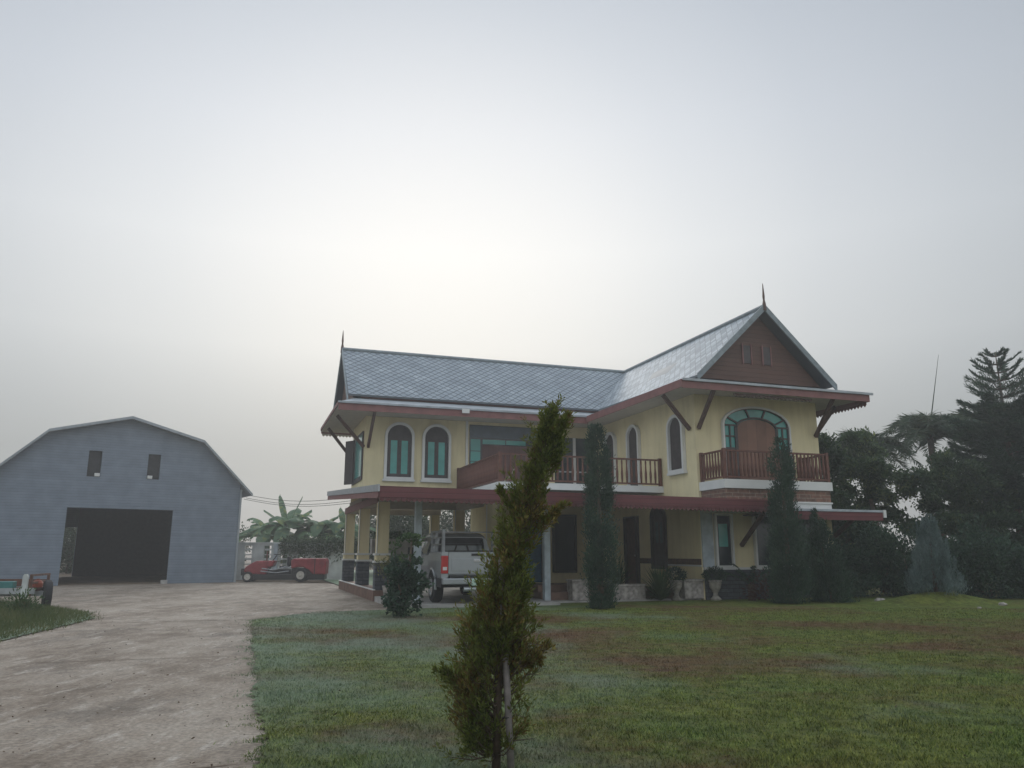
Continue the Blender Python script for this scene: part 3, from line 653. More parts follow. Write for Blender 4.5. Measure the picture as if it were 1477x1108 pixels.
# glazed doors near the inner corner
w_ = window('glazed_door', 't', TF, 10.92, 12.58, 3.43, 5.62, 0, 'darkglass', None, sill=False)
mb = H(); mb.box(11.66, 11.76, TF - .09, TF - .032, 3.43, 5.62); mb.build('mullion', M['white'], w_)
mb = H(); mb.box(10.92, 11.655, TF - .06, TF - .032, 4.30, 4.35); mb.box(11.765, 12.58, TF - .06, TF - .032, 4.30, 4.35); mb.build('door_rail', M['postgrey'], w_)
# right wing, long side
window('arched_window', 's', RW0, 20.66, 21.42, 3.86, 5.50, 0.38, 'greywood', panes=())
window('arched_door', 's', RW0, 23.50, 24.22, 3.44, 5.62, 0.36, 'greywood', sill=False, bottom=False)
window('arched_door', 's', RW0, 25.30, 26.05, 3.44, 5.62, 0.36, 'greywood', sill=False, bottom=False)
# french window over the front balcony
w_ = window('french_window', 't', RF, 13.62, 15.98, 3.40, 5.72, 0.56, 'glass', 'white', 0.06, sill=False, bottom=False)
f = mp('t', RF); fr = H(); c = 14.8
ol = outline(13.62, 15.98, 3.40, 5.72, 0.56, 20); il = outline(14.06, 15.54, 3.40, 5.42, 0.36, 20)
def strip(P, wd):
    for (a, z), (b, y) in zip(P[:-1], P[1:]): fr.bar(f(a, 0.055, z), f(b, 0.055, y), wd, 0.05)
strip(ol[1:] + [ol[0]], 0.07); strip(il[1:] + [il[0]], 0.09)
for k in (3, 8, 12, 17):
    fr.bar(f(ol[2 + k][0], .052, ol[2 + k][1]), f(il[2 + k][0], .052, il[2 + k][1]), 0.05, 0.05)
for zz in (5.16, 4.82, 4.45):
    fr.bar(f(13.64, .05, zz), f(14.04, .05, zz), 0.045, 0.05); fr.bar(f(15.56, .05, zz), f(15.96, .05, zz), 0.045, 0.05)
fr.bar(f(13.84, .048, 3.9), f(13.84, .048, 5.16), 0.04, 0.05); fr.bar(f(15.76, .048, 3.9), f(15.76, .048, 5.16), 0.04, 0.05)
fr.build('frame', M['greywood'], w_)
slab(f, outline(14.10, 15.50, 3.40, 5.38, 0.33, 16), 0.03, 0.048).build('door_leaf', stripe_mat('brown_shutter', (0.20, 0.105, 0.07), 0, 0.35, 0.3, 0.55, line=0.03), w_)
slab(f, [(13.66, 3.42), (14.0, 3.42), (14.0, 4.42), (13.66, 4.42)], 0.029, 0.044).build('lower_panel', M['darkwood'], w_)
slab(f, [(15.6, 3.42), (15.94, 3.42), (15.94, 4.42), (15.6, 4.42)], 0.029, 0.044).build('lower_panel', M['darkwood'], w_)
# lower floor openings
LF = RF + .004
window('garden_window', 't', LF, 13.17, 13.66, 0.98, 2.42, 0, 'darkglass', 'white', 0.06, ((13.26, 13.56, 1.52, 2.18),), sill=False)
window('wide_window', 't', LF, 14.52, 17.0, 0.98, 2.42, 0, 'darkglass', 'white', 0.06, sill=False)
H().box(12.70, 17.42, RF - .10, LF - .002, 0.86, 0.925).build('stone_sill', M['white'], house)
H().box(12.72, 17.44, RF - .07, LF - .002, 0.0, 0.858).build('plinth', M['slate'], house)
H().box(12.68, 13.06, RF - .05, LF - .003, 0.93, 2.6).build('pilaster', M['postgrey'], house)
LS = RW0 + .004
w_ = window('side_door', 's', LS, 23.85, 24.62, 0.3, 2.48, 0, 'darkwood', 'greywood', 0.08, sill=False, bottom=False)
H().tube([(LS - .03, 24.0, 1.25), (LS - .08, 24.0, 1.25)], 0.03, 8).build('handle', M['steel'], w_)
window('arched_window', 's', LS, 22.0, 22.72, 0.92, 2.76, 0.36, 'greywood', 'greywood', 0.08, ((22.12, 22.3, 1.65, 2.3), (22.42, 22.6, 1.65, 2.3)), 'carglass', sill=False)
H().box(LS - .022, LS - .003, 20.02, 21.9, 1.0, 1.17).build('skirting', M['brownband'], house)
H().box(LS - .022, LS - .003, 22.82, 23.75, 1.0, 1.17).build('skirting', M['brownband'], house)
H().box(LS - .03, LS - .003, 20.02, 21.9, 0.95, 0.995).build('skirting_trim', M['white'], house)
LT = TF + .004
window('tall_window', 't', LT, 10.86, 11.66, 0.7, 2.66, 0, 'darkglass', 'greywood', 0.07, sill=False)
window('back_door', 't', LT, 9.55, 10.35, 0.3, 2.45, 0, 'bluepaint', 'greywood', 0.07, sill=False, bottom=False)
# ---- balconies
b_ = H(); b_.box(7.1, RW0 - .004, 22.0, TF - .003, 3.22, 3.42); balc = b_.build('balcony_slab', M['white'], house)
b_ = H(); b_.box(12.70, 16.42, 18.7, RF - .003, 3.13, 3.38); balc2 = b_.build('balcony_slab', M['white'], house)
b_ = H(); b_.box(12.76, 16.37, 18.76, RF - .003, 2.79, 3.128); b_.build('balcony_base', M['brownstone'], house)
b_ = H(); b_.box(12.73, 16.40, 18.72, RF - .003, 2.745, 2.788); b_.box(12.76, 16.37, 18.75, RF - .003, 2.50, 2.743); b_.build('balcony_ledge', M['white'], house)
# turned baluster mesh, copied
bal = MB(); bal.lathe([(0.026, 0), (0.032, 0.06), (0.042, 0.2), (0.045, 0.30), (0.033, 0.42), (0.026, 0.56), (0.032, 0.70), (0.026, 0.76)], n=6)
bal_me = bal.mesh('baluster', smooth=True); bal_me.materials.append(M['railwood'])
def railing(pts, zb, h, step, posts=True):
    rl = H()
    for p, q in zip(pts[:-1], pts[1:]):
        rl.bar((*p, zb + h), (*q, zb + h), 0.075, 0.05); rl.bar((*p, zb + .07), (*q, zb + .07), 0.05, 0.05)
    r_ = rl.build('railing', M['railwood'], house)
    for p in pts: H().box(p[0] - .045, p[0] + .045, p[1] - .045, p[1] + .045, zb + .002, zb + h + .06).build('newel_post', M['railwood'], r_)
    for p, q in zip(pts[:-1], pts[1:]):
        d = math.hypot(q[0] - p[0], q[1] - p[1]); n = int(d / step)
        for k in range(1, n):
            x = p[0] + (q[0] - p[0]) * k / n - S0; y = p[1] + (q[1] - p[1]) * k / n - T0
            ob = bpy.data.objects.new('baluster', bal_me); COL.objects.link(ob); ob.parent = r_; ob.location = (x, y, zb + .095); ob.scale = (1, 1, (h - .12) / .76)
    return r_
railing([(7.16, 26.9), (7.16, 22.07), (12.58, 22.07)], Z2, 0.84, 0.165)
railing([(12.78, 19.93), (12.78, 18.77), (16.34, 18.77), (16.34, 19.93)], 3.38, 0.82, 0.13)
H().tube([(7.36, 22.3, 3.43), (7.55, 22.32, 3.6), (7.72, 22.35, 3.85)], 0.02, 6).build('hanging_strap', M['soffit'], house)
# ---- lean-to roof over carport and terrace
def zl(t): return 2.90 + 0.058 * (t - 18.6)
LL, LE = 3.02, 14.1
tilt = lambda s: -0.10 * (s - LL) / (LE - LL)
lt = H()
def leanpoly(mb, s0, s1, t0, t1, d0, d1):
    q = [(s0, t0), (s1, t0), (s1, t1), (s0, t1)]
    mb.prism([(a, b, zl(b) + tilt(a) + d0) for a, b in q], [(a, b, zl(b) + tilt(a) + d1) for a, b in q])
leanpoly(lt, LL, LE, 18.62, 21.98, -0.03, 0.0); leanpoly(lt, LL, 7.08, 21.985, TF - .03, -0.03, 0.0); leanpoly(lt, LL, U0 - .04, TF - .028, 30.9, -0.03, 0.0)
lt.build('carport_roof', M['metalroof'], house)
lt = H(); leanpoly(lt, LL + .05, LE - .05, 18.70, 21.95, -0.13, -0.10); leanpoly(lt, LL + .05, 7.0, 21.96, TF - .05, -0.13, -0.10); leanpoly(lt, LL + .05, U0 + .3, TF - .04, 30.8, -0.13, -0.10)
lt.build('carport_ceiling', M['soffit'], house)
fa = H(); fa.prism([(LL, 18.56, zl(18.6) - .26), (LE, 18.56, zl(18.6) - .10 - .26), (LE, 18.56, zl(18.6) - .10 + .01), (LL, 18.56, zl(18.6) + .01)],
                   [(LL, 18.615, zl(18.6) - .26), (LE, 18.615, zl(18.6) - .10 - .26), (LE, 18.615, zl(18.6) - .10 + .01), (LL, 18.615, zl(18.6) + .01)])
fa.build('carport_fascia', M['maroon'], house)
vf = H(); fa = None
n = int((LE - LL) / 0.13)
for k in range(n):
    a = LL + k * (LE - LL) / n; b = a + .062; c = a + .124; z = zl(18.6) + tilt(a) - .262; pts = [(a, z), (c, z), (c, z - .05), (b, z - .10), (a, z - .05)]
    vf.prism([(x, 18.575, zz) for x, zz in pts], [(x, 18.595, zz) for x, zz in pts])
vf.build('carport_valance', M['maroon_plain'], house)
ve = H(); ve.prism([(LL - .04, 18.56, zl(18.56) - .12), (LL - .04, 30.9, zl(30.9) - .12), (LL - .04, 30.9, zl(30.9) + .05), (LL - .04, 18.56, zl(18.56) + .05)],
                   [(LL - .004, 18.56, zl(18.56) - .12), (LL - .004, 30.9, zl(30.9) - .12), (LL - .004, 30.9, zl(30.9) + .05), (LL - .004, 18.56, zl(18.56) + .05)])
ve.build('verge_flashing', M['steel'], house)
ve = H(); ve.prism([(LL - .02, 18.7, zl(18.7) - .27), (LL - .02, 30.8, zl(30.8) - .27), (LL - .02, 30.8, zl(30.8) - .125), (LL - .02, 18.7, zl(18.7) - .125)],
                   [(LL + .03, 18.7, zl(18.7) - .27), (LL + .03, 30.8, zl(30.8) - .27), (LL + .03, 30.8, zl(30.8) - .125), (LL + .03, 18.7, zl(18.7) - .125)])
ve.build('verge_board', M['pink'], house)
# right part of the lower roof, a step lower
lr = H(); lr.prism([(14.12, 18.42, 2.53), (17.95, 18.42, 2.53), (17.95, 19.995, 2.66), (14.12, 19.995, 2.66)], [(14.12, 18.42, 2.56), (17.95, 18.42, 2.56), (17.95, 19.995, 2.69), (14.12, 19.995, 2.69)])
lr.box(14.12, 17.98, 18.37, 18.419, 2.51, 2.575)
lr.build('porch_roof', M['metalroof'], house)
H().box(14.14, 17.9, 18.40, 18.45, 2.27, 2.508).build('porch_fascia', M['maroon'], house)
H().box(14.14, 17.85, 18.46, 19.98, 2.42, 2.45).build('porch_soffit', M['darkwood'], house)
mb = H(); mb.tube([(14.06, 18.5, 2.82), (14.14, 18.46, 2.80), (14.16, 18.46, 2.70), (14.12, 18.46, 2.64)], 0.045, 8); mb.build('gutter_end', M['white'], house)
mb = H(); mb.box(17.9, 18.0, 18.36, 18.46, 2.36, 2.58); mb.build('gutter_end', M['white'], house)
# columns
def column(s, t):
    c = H(); c.box(s - .165, s + .165, t - .165, t + .165, 1.33, 2.80); c_ = c.build('column', M['cream'], house)
    b = H(); b.box(s - .20, s + .20, t - .20, t + .20, 0.30, 1.06); b.build('column_base', M['slate'], c_)
    b = H(); b.box(s - .235, s + .235, t - .235, t + .235, 1.062, 1.12); b.box(s - .225, s + .225, t - .225, t + .225, 1.27, 1.328); b.build('moulding', M['white'], c_)
    b = H(); b.box(s - .185, s + .185, t - .185, t + .185, 1.122, 1.268); b.build('column_collar', M['cream'], c_)
    b = H(); b.box(s - .185, s - .167, t - .19, t - .12, 1.33, 2.80); b.build('corner_trim', M['white'], c_)
for s in (3.86, 7.17):
    for t in (23.0, 26.75, 30.5): column(s, t)
bm_ = H(); bm_.box(3.70, 4.02, 22.85, 30.7, 2.802, 3.0); bm_.box(7.02, 7.32, 22.85, TF - .1, 2.802, 2.99)
bm_.box(4.022, 7.018, 22.9, 23.12, 2.81, 2.98); bm_.box(4.022, 7.018, 26.6, 26.82, 2.81, 2.98); bm_.box(4.022, 7.4, 30.4, 30.62, 2.78, 3.015)
bm_.build('carport_beam', M['soffit'], house)
H().box(3.66, 3.698, 22.9, 30.6, 2.78, 3.01).build('beam_board', M['pink'], house)
for s, z in ((4.27, 2.66), (7.82, 2.62)):
    H().box(s - .085, s + .085, 20.0 - .085, 20.0 + .085, 0.10, z + .17).build('carport_post', M['postgrey'], house, bevel=.008)
# floors
H().box(3.60, 4.12, 22.7, 31.0, 0.0, 0.30).build('carport_kerb', M['redstep'], house)
H().box(3.585, 3.66, 22.69, 31.0, 0.302, 0.325).build('kerb_edge', M['white'], house)
H().box(4.124, 7.9, 19.25, 31.0, 0.0, 0.10).build('carport_floor', M['plainconcrete'], house)
H().box(3.64, 4.12, 21.6, 22.68, 0.0, 0.14).build('kerb_step', M['plainconcrete'], house)
H().box(7.904, RW0 - .03, 20.6, TF, 0.0, 0.27).build('terrace', M['redstep'], house)
H().box(7.904, RW0 - .05, 20.05, 20.59, 0.0, 0.06).build('terrace_apron', M['plainconcrete'], house)
H().box(7.95, 9.0, 21.0, 21.35, 0.272, 0.45).build('terrace_step', M['redstep'], house)

# ------------------------------------------------------------------ terrace objects
def at(s, t, z=0): return (*XY(s, t), z)
for (s, t, wd, h, lab) in ((8.95, 20.5, 0.5, 0.56, 'mottled pale stone block behind the left tall cypress beside the carport post'),
                           (10.4, 20.35, 0.95, 0.42, 'low long stone planter trough between the tall cypress and the fern'),
                           (12.33, 20.15, 0.62, 0.54, 'mottled stone block standing between the two pedestal urns')):
    r_ = empty('stone_planter', at(s, t, 0.06 if t > 20.05 else 0.02), AL); tag(r_, lab, 'planter', 'stone blocks along the terrace edge')
    MB().box(-wd / 2, wd / 2, -.2, .2, 0, h - .06).build('trough', M['mottled'], r_, bevel=.015)
    MB().box(-wd / 2 - .025, wd / 2 + .025, -.225, .225, h - .058, h).build('rim', M['mottled'], r_, bevel=.012)
def tuft(name, n, L, spread, W, m, parent, base=(0, 0, 0), droop=1.0, segs=5, up=1.0):
    """arching strap leaves / fern fronds from one point"""
    V = []
    for k in range(n):
        a = NP.uniform(0, 2 * math.pi); el = NP.uniform(0.35, 1.35); l = L * NP.uniform(0.6, 1.1); d = np.array((math.cos(a) * spread, math.sin(a) * spread))
        p0 = None; sx = np.array((-math.sin(a), math.cos(a), 0))
        for i in range(segs + 1):
            u = i / segs; r = l * u * math.cos(el) ; z = l * u * math.sin(el) * up - droop * l * 0.55 * u * u * (1.3 - 0.6 * el / 1.35)
            p = np.array((base[0] + d[0] * r, base[1] + d[1] * r, base[2] + z)); wd = W * (1 - u) ** .7 * (0.35 + min(1, u * 4) * .65)
            q = (p - sx * wd / 2, p + sx * wd / 2)
            if p0 is not None: V += [p0[0], p0[1], q[1], q[0]]
            p0 = q
    return quads_mesh(name, np.array(V), m, parent)
def pinnate(name, fronds, n_leaf, ll, lw, m, parent, rachis=0.012):
    """fronds: list of point lists; leaflets along both sides"""
    V = []; rb = MB()
    for pts in fronds:
        pts = np.array(pts); k = len(pts); rb.tube(pts, [rachis * (1 - .8 * i / (k - 1)) for i in range(k)], 4)
        u = np.linspace(0.12, 1, n_leaf); idx = u * (k - 1); i0 = np.minimum(idx.astype(int), k - 2); fr = (idx - i0)[:, None]
        P = pts[i0] * (1 - fr) + pts[i0 + 1] * fr; T = norm(pts[i0 + 1] - pts[i0]); S = norm(np.cross(T, np.array((0, 0, 1.0)) + NP.normal(0, .02, (n_leaf, 3))))
        for sg in (-1, 1):
            D = S * sg + T * 0.7 + np.array((0, 0, -0.25)) + NP.normal(0, .28, (n_leaf, 3))
            V.append(leaves(P, D, ll * np.sin(np.pi * np.clip(u * .85 + .1, 0, 1)) ** .6 * NP.uniform(.8, 1.1, n_leaf), np.full(n_leaf, lw), .4))
    o_ = quads_mesh(name, np.concatenate(V), m, parent)
    rb.build('frond_stem', m, o_)
    return o_
for (s, t, lab, big) in ((11.78, 20.02, 'left mossy pedestal urn with a dark bushy plant beside the fern', 0.30), (12.88, 19.72, 'right pale pedestal urn with a dark bushy plant in front of the slate plinth', 0.34)):
    r_ = empty('pedestal_urn', at(s, t, 0.022 if t < 20.05 else 0.06), AL); tag(r_, lab, 'urn', 'pedestal urns by the terrace')
    MB().lathe([(0.15, 0), (0.16, .04), (0.12, .07), (0.07, .13), (0.065, .2), (0.09, .24), (0.15, .34), (0.185, .48), (0.17, .50)], n=24).build('urn_bowl', M['terracotta'], r_, smooth=False)
    MB().lathe([(0.17, .502), (0.20, .52), (0.20, .55), (0.16, .56)], n=24).build('urn_rim', M['mottled'], r_)
    n = 900; P = NP.normal(0, 1, (n, 3)); P = norm(P) * (NP.uniform(.2, 1, (n, 1)) ** .5) * np.array((big, big, .2)) + np.array((0, 0, .70))
    quads_mesh('plant_foliage', leaves(P, P - np.array((0, 0, .6)) + NP.normal(0, .1, (n, 3)), NP.uniform(.05, .1, n), NP.uniform(.02, .035, n)), L_dark, r_)
fr_ = empty('fern', at(11.25, 20.0, 0.03)); tag(fr_, 'arching green fern clump between the long planter and the left urn', 'fern')
tuft('fern_fronds', 320, 1.35, .85, 0.045, L_fern, fr_, droop=.55)
fr_ = empty('strap_plant', at(10.4, 20.95, 0.28)); tag(fr_, 'tall strap leaved plant just right of the left tall cypress', 'plant')
tuft('strap_leaves', 110, 1.5, 0.7, 0.05, L_fern, fr_, droop=.5)
fr_ = empty('sago_plant', at(13.8, 19.3, 0.02)); tag(fr_, 'dark plant with long arching fronds left of the right tall cypress', 'plant')
mb = MB(); mb.tube([(0, 0, 0), (0, 0, .45)], [.12, .1], 8); mb.build('stem', M['bark'], fr_)
fl = []
for k in range(9):
    a = (2.6, 3.3, 1.9, 3.9, .5, 5.6, 4.6, 1.2, 2.9)[k]; l = rnd.uniform(1.1, 1.45); e = rnd.uniform(.7, 1.15); fl.append([(math.cos(a) * l * u * math.cos(e), math.sin(a) * l * u * math.cos(e), .40 + l * u * math.sin(e) - .42 * l * u * u) for u in np.linspace(0, 1, 7)])
pinnate('fronds', fl, 40, .13, .03, L_dark, fr_)
fr_ = empty('red_leaf_shrub', at(14.0, 19.0, 0.02)); tag(fr_, 'low dull red leaved shrub before the slate plinth', 'shrub')
n = 500; P = np.abs(NP.normal(0, .2, (n, 3))) * NP.choice([-1, 1], (n, 3)); P[:, 2] = np.abs(P[:, 2]) * 1.6 + .06
quads_mesh('shrub_leaves', leaves(P, P * [1, 1, .4] + NP.normal(0, .1, (n, 3)), NP.uniform(.08, .15, n), NP.uniform(.03, .05, n)), leafmat('red_leaves', [(0, (.05, .018, .016)), (1, (.10, .04, .03))]), fr_)
# hanging trough in the carport, with plants
r_ = empty('hanging_trough', at(5.0, 27.6, 1.72), AL); tag(r_, 'grey trough of leafy plants raised on a stand in the carport behind the first columns', 'planter')
MB().box(-.75, .75, -.18, .18, -.42, .1).build('trough', M['plainconcrete'], r_)
sb_ = MB(); sb_.bar((-.6, 0, -1.62), (-.6, 0, -.42), .06); sb_.bar((.6, 0, -1.62), (.6, 0, -.42), .06); sb_.build('stand', M['steel'], r_)
n = 400; P = np.stack([NP.uniform(-.7, .7, n), NP.uniform(-.15, .15, n), NP.uniform(.1, .32, n)], 1)
quads_mesh('trough_foliage', leaves(P, NP.normal(0, 1, (n, 3)) + [0, 0, .5], NP.uniform(.08, .18, n), NP.uniform(.03, .06, n)), L_fern, r_)
r_ = empty('yellow_flower_pot', at(3.95, 22.35, 0.14)); tag(r_, 'pot of pale yellow leaved plant at the foot of the nearest carport column', 'plant')
MB().lathe([(.1, 0), (.15, .25), (.16, .3), (.13, .3)], n=16).build('pot', M['mottled'], r_)
MB().tube([(0, 0, .28), (0, 0, .75)], .02, 6).build('stem', M['bark'], r_)
n = 260; P = NP.normal(0, 1, (n, 3)) * [.16, .16, .13] + [0, 0, .85]
quads_mesh('leaves', leaves(P, NP.normal(0, 1, (n, 3)), NP.uniform(.08, .16, n), NP.uniform(.02, .04, n)), leafmat('pale_yellow_leaves', [(0, (.08, .1, .03)), (1, (.32, .30, .12))]), r_)
r_ = empty('water_drum', at(7.75, 22.6, .10), AL); tag(r_, 'blue plastic drum standing in the carport behind the leaning tree', 'drum')
MB().lathe([(.27, 0), (.29, .03), (.29, .28), (.305, .31), (.29, .34), (.29, .6), (.305, .63), (.29, .66), (.28, .86), (.25, .88)], n=24).build('drum_body', M['bluepaint'], r_, smooth=False)
MB().lathe([(.26, .882), (.27, .89), (.27, .93), (.25, .94)], n=24).build('drum_lid', M['blackp'], r_)

# ------------------------------------------------------------------ pickup truck (local: +y is its front, origin under the tailgate)
tk = empty('pickup_truck', at(5.62, 19.15, 0.102), AL - R(0.6))
tag(tk, 'silver double cab pickup truck with a steel bed rack, parked nose in under the carport', 'truck')
HW = 0.92
def loft(mb, secs):
    """secs: list of (y, [(x,z)...]) closed sections of equal count"""
    n = len(secs[0][1]); vs = [(x, y, z) for y, S in secs for x, z in S]; fs = []
    for i in range(len(secs) - 1):
        for j in range(n): fs.append((i * n + j, i * n + (j + 1) % n, (i + 1) * n + (j + 1) % n, (i + 1) * n + j))
    fs += [tuple(range(n)), tuple((len(secs) - 1) * n + j for j in range(n))]
    return mb.add(vs, fs)
def sect(w, z0, z1, sh=.10, tuck=.05):
    w0 = w - tuck; h = z1 - z0
    return [(-w0, z0), (w0, z0), (w, z0 + h * .3), (w, z0 + h * .62), (w - .04, z1 - sh * .4), (w - sh, z1), (-w + sh, z1), (-w + .04, z1 - sh * .4), (-w, z0 + h * .62), (-w, z0 + h * .3)]
# bed sides, floor and cab/bonnet body
bedm = MB()
for sg in (-1, 1):
    S = [(sg * .80, .62), (sg * (HW - .03), .62), (sg * HW, .80), (sg * HW, 1.05), (sg * (HW - .03), 1.24), (sg * (HW - .07), 1.27), (sg * .80, 1.27)]
    if sg < 0: S = S[::-1]
    loft(bedm, [(.06, S), (1.55, S)])
bedm.box(-.80, .80, .06, 1.55, .66, .74); bedm.box(-.80, .80, 1.50, 1.55, .74, 1.27)
bed = bedm.build('bed', M['silver'], tk)
body = MB()
loft(body, [(1.56, sect(HW, .42, 1.22)), (2.4, sect(HW, .36, 1.2)), (3.6, sect(HW, .36, 1.18)), (4.2, sect(HW, .42, 1.15, .16)), (4.9, sect(HW - .04, .42, 1.06, .2)), (5.1, sect(HW - .14, .45, .95, .2))])
body_o = body.build('body', M['silver'], tk, smooth=False)
cabm = MB()
def cs(w, zt, zb=1.16, wb=.88): return [(-wb, zb), (wb, zb), (w + .05, zb + .28), (w, zt - .06), (w - .10, zt), (-w + .10, zt), (-w, zt - .06), (-w - .05, zb + .28)]
loft(cabm, [(1.60, cs(.70, 1.66, 1.16)), (1.78, cs(.68, 1.76)), (2.3, cs(.69, 1.80)), (3.0, cs(.68, 1.78)), (3.3, cs(.70, 1.70)), (4.0, cs(.78, 1.20, 1.12, .84))])
cab = cabm.build('cab', M['silver'], tk)
# glazing
rwm = MB(); q = [(-.62, 1.27), (.62, 1.27), (.57, 1.62), (-.57, 1.62)]
rwm.prism([(x, 1.565 + (z - 1.2) * .02, z) for x, z in q], [(x, 1.60 + (z - 1.2) * .08, z) for x, z in q]); rwm.build('rear_window', M['carglass'], cab)
fm = MB(); 
for (a, b) in zip(q, q[1:] + q[:1]): fm.bar((a[0], 1.555 + (a[1] - 1.2) * .02, a[1]), (b[0], 1.555 + (b[1] - 1.2) * .02, b[1]), .05)
fm.bar((-.20, 1.555, 1.27), (-.14, 1.56, 1.45), .035); fm.bar((.20, 1.555, 1.27), (.14, 1.56, 1.45), .035); fm.bar((-.57, 1.56, 1.46), (.57, 1.56, 1.46), .05); fm.box(-.55, .55, 1.552, 1.57, 1.49, 1.60)
fm.build('window_frame', M['blackp'], cab)
for sg in (-1, 1):
    for (y0, y1, y2, y3) in ((1.85, 2.55, 2.50, 1.95), (2.62, 3.70, 3.22, 2.58)):
        wm = MB(); P = [(y0, 1.22, .885), (y1, 1.22, .885), (y2, 1.66, .735), (y3, 1.66, .735)]
        wm.prism([(sg * x, y, z) for y, z, x in P], [(sg * (x + .012), y, z) for y, z, x in P]); wm.build('side_window', M['carglass'], cab)
    mm = MB(); mm.box(sg * .93 - .005, sg * .93 + sg * .16 + .005 if sg > 0 else sg * .93 + .005, 3.5, 3.6, 1.2, 1.4) if sg > 0 else mm.box(-1.09, -.92, 3.5, 3.6, 1.2, 1.4)
    mm.build('wing_mirror', M['blackp'], tk, bevel=.02)
# tailgate
tg = MB(); tg.box(-.74, .74, 0.0, .055, .72, 1.265); tgo = tg.build('tailgate', M['silver'], tk, bevel=.015)
g_ = MB(); g_.box(-.66, .66, -.012, -.001, .80, 1.10); g_.build('tailgate_panel', M['silver'], tgo, bevel=.004)
MB().box(-.15, .17, -.016, -.001, 1.165, 1.225).build('badge_strip', M['blackp'], tgo)
MB().box(-.10, .12, -.03, -.013, 1.02, 1.08).build('handle', M['chrome'], tgo, bevel=.006)
MB().box(-.76, .76, -.02, .04, 1.268, 1.30).build('tailgate_cap', M['blackp'], tgo)
for sg in (-1, 1):
    a, b = sorted((sg * .75, sg * (HW - .005)))
    t_ = MB().box(a, b, -.02, .10, .74, 1.17).build('taillight', M['redlamp'], tk, bevel=.012)
    MB().box(a + .03, b - .03, -.026, -.015, .82, .90).build('reverse_lens', M['whitelamp'], t_)
    MB().box(a, b, 0.0, .06, 1.172, 1.268).build('corner_panel', M['silver'], tk)
    MB().box(a, b, 0.0, .06, .63, .738).build('corner_panel', M['silver'], tk)
bp_ = MB().box(-.90, .90, -.12, .05, .48, .625).build('rear_bumper', M['silver'], tk, bevel=.02)
MB().box(-.72, .72, -.10, .04, .627, .70).build('bumper_step', M['blackp'], bp_, bevel=.01)
pl = MB().box(-.17, .17, -.135, -.122, .45, .61).build('number_plate', M['plate'], bp_)
MB().box(-.90, .90, .06, 1.3, .40, .618).build('underside', M['blackp'], tk)
MB().tube([(-.35, -.02, .36), (.05, -.02, .36)], .06, 10).build('silencer', M['steel'], tk)
def truck_wheel(x, y):
    sg = 1 if x > 0 else -1
    wl = MB(); wl.lathe([(.2, -.12), (.36, -.12), (.385, -.08), (.385, .08), (.36, .12), (.2, .12)], (x, y, .385), 28, 'x'); w1 = wl.build('wheel', M['tyre'], tk)
    MB().lathe([(.05, .0), (.235, .0), (.24, .03), (.1, .06), (.04, .06)] if sg > 0 else [(.04, -.06), (.1, -.06), (.24, -.03), (.235, .0), (.05, .0)], (x + sg * .115, y, .385), 24, 'x').build('rim', M['chrome'], w1)
    for k in range(6):
        a = k * math.pi / 3; MB().bar((x + sg * .165, y + .05 * math.cos(a), .385 + .05 * math.sin(a)), (x + sg * .15, y + .21 * math.cos(a), .385 + .21 * math.sin(a)), .045, .02).build('spoke', M['steel'], w1)
    ar = MB(); P = [(y + .44 * math.cos(a), .40 + .44 * math.sin(a)) for a in np.linspace(-.15, math.pi + .15, 14)]
    ar.tube([(sg * (HW + .012), yy, zz) for yy, zz in P], .035, 6); ar.build('wheel_arch', M['silver'], tk)
    if y < 3:
        ar = MB(); P2 = [(y + .41 * math.cos(a), .40 + .41 * math.sin(a)) for a in np.linspace(0, math.pi, 14)]
        x0, x1 = sorted((sg * (HW + .004), sg * (HW - .01))); ar.prism([(x0, a, b) for a, b in P2], [(x1, a, b) for a, b in P2]); ar.build('arch_opening', M['blackp'], tk)
for x in (-.82, .82):
    for y in (1.0, 4.1): truck_wheel(x, y)
rk = MB()
for sg in (-1, 1):
    x = sg * .84
    for y in (.25, .95, 1.5): rk.bar((x, y, 1.27), (x, y, 1.80), .045)
    for z in (1.45, 1.62, 1.79): rk.bar((x, .25, z), (x, 1.5, z), .032)
    rk.bar((x, .16, 1.27), (x, .16, 1.82), .07)
rk.bar((-.84, 1.52, 1.79), (.84, 1.52, 1.79), .035)
rk.build('bed_rack', M['rackmetal'], tk)

# ------------------------------------------------------------------ barn
BA = R(90 - 56.3)                     # its front runs along (sin56.3, cos56.3)
barn = empty('barn', (-13.1, 37.0, 0), BA)
tag(barn, 'blue grey metal barn with a gambrel roof and a wide open doorway', 'barn')
UC = -4.83; gam = [(-5.5, 4.0), (-3.13, 6.38), (0, 7.22), (3.13, 6.38), (5.5, 4.0)]
xl, xr = UC - 5.0, UC + 5.0
def profile(x):
    for (a, z), (b, y) in zip(gam[:-1], gam[1:]):
        if a <= x - UC <= b: return z + (y - z) * (x - UC - a) / (b - a)
    return 4.0
def facade(mb, y0, y1, holes):
    xs = sorted({xl, xr, UC, UC - 3.13, UC + 3.13, *[h for q in holes for h in q[:2]]})
    for a, b in zip(xs[:-1], xs[1:]):
        mid = (a + b) / 2; cuts = sorted([(q[2], q[3]) for q in holes if q[0] - 1e-6 <= a and b <= q[1] + 1e-6]); z = 0.0
        for c0, c1 in cuts + [(None, None)]:
            if c0 is None:
                P = [(a, z), (b, z), (b, profile(b) - .02), (a, profile(a) - .02)]
            else:
                P = [(a, z), (b, z), (b, c0), (a, c0)]
            if c0 is None or c0 > z + 1e-6: mb.prism([(x, y0, q) for x, q in P], [(x, y1, q) for x, q in P])
            z = c1
D = 13.0
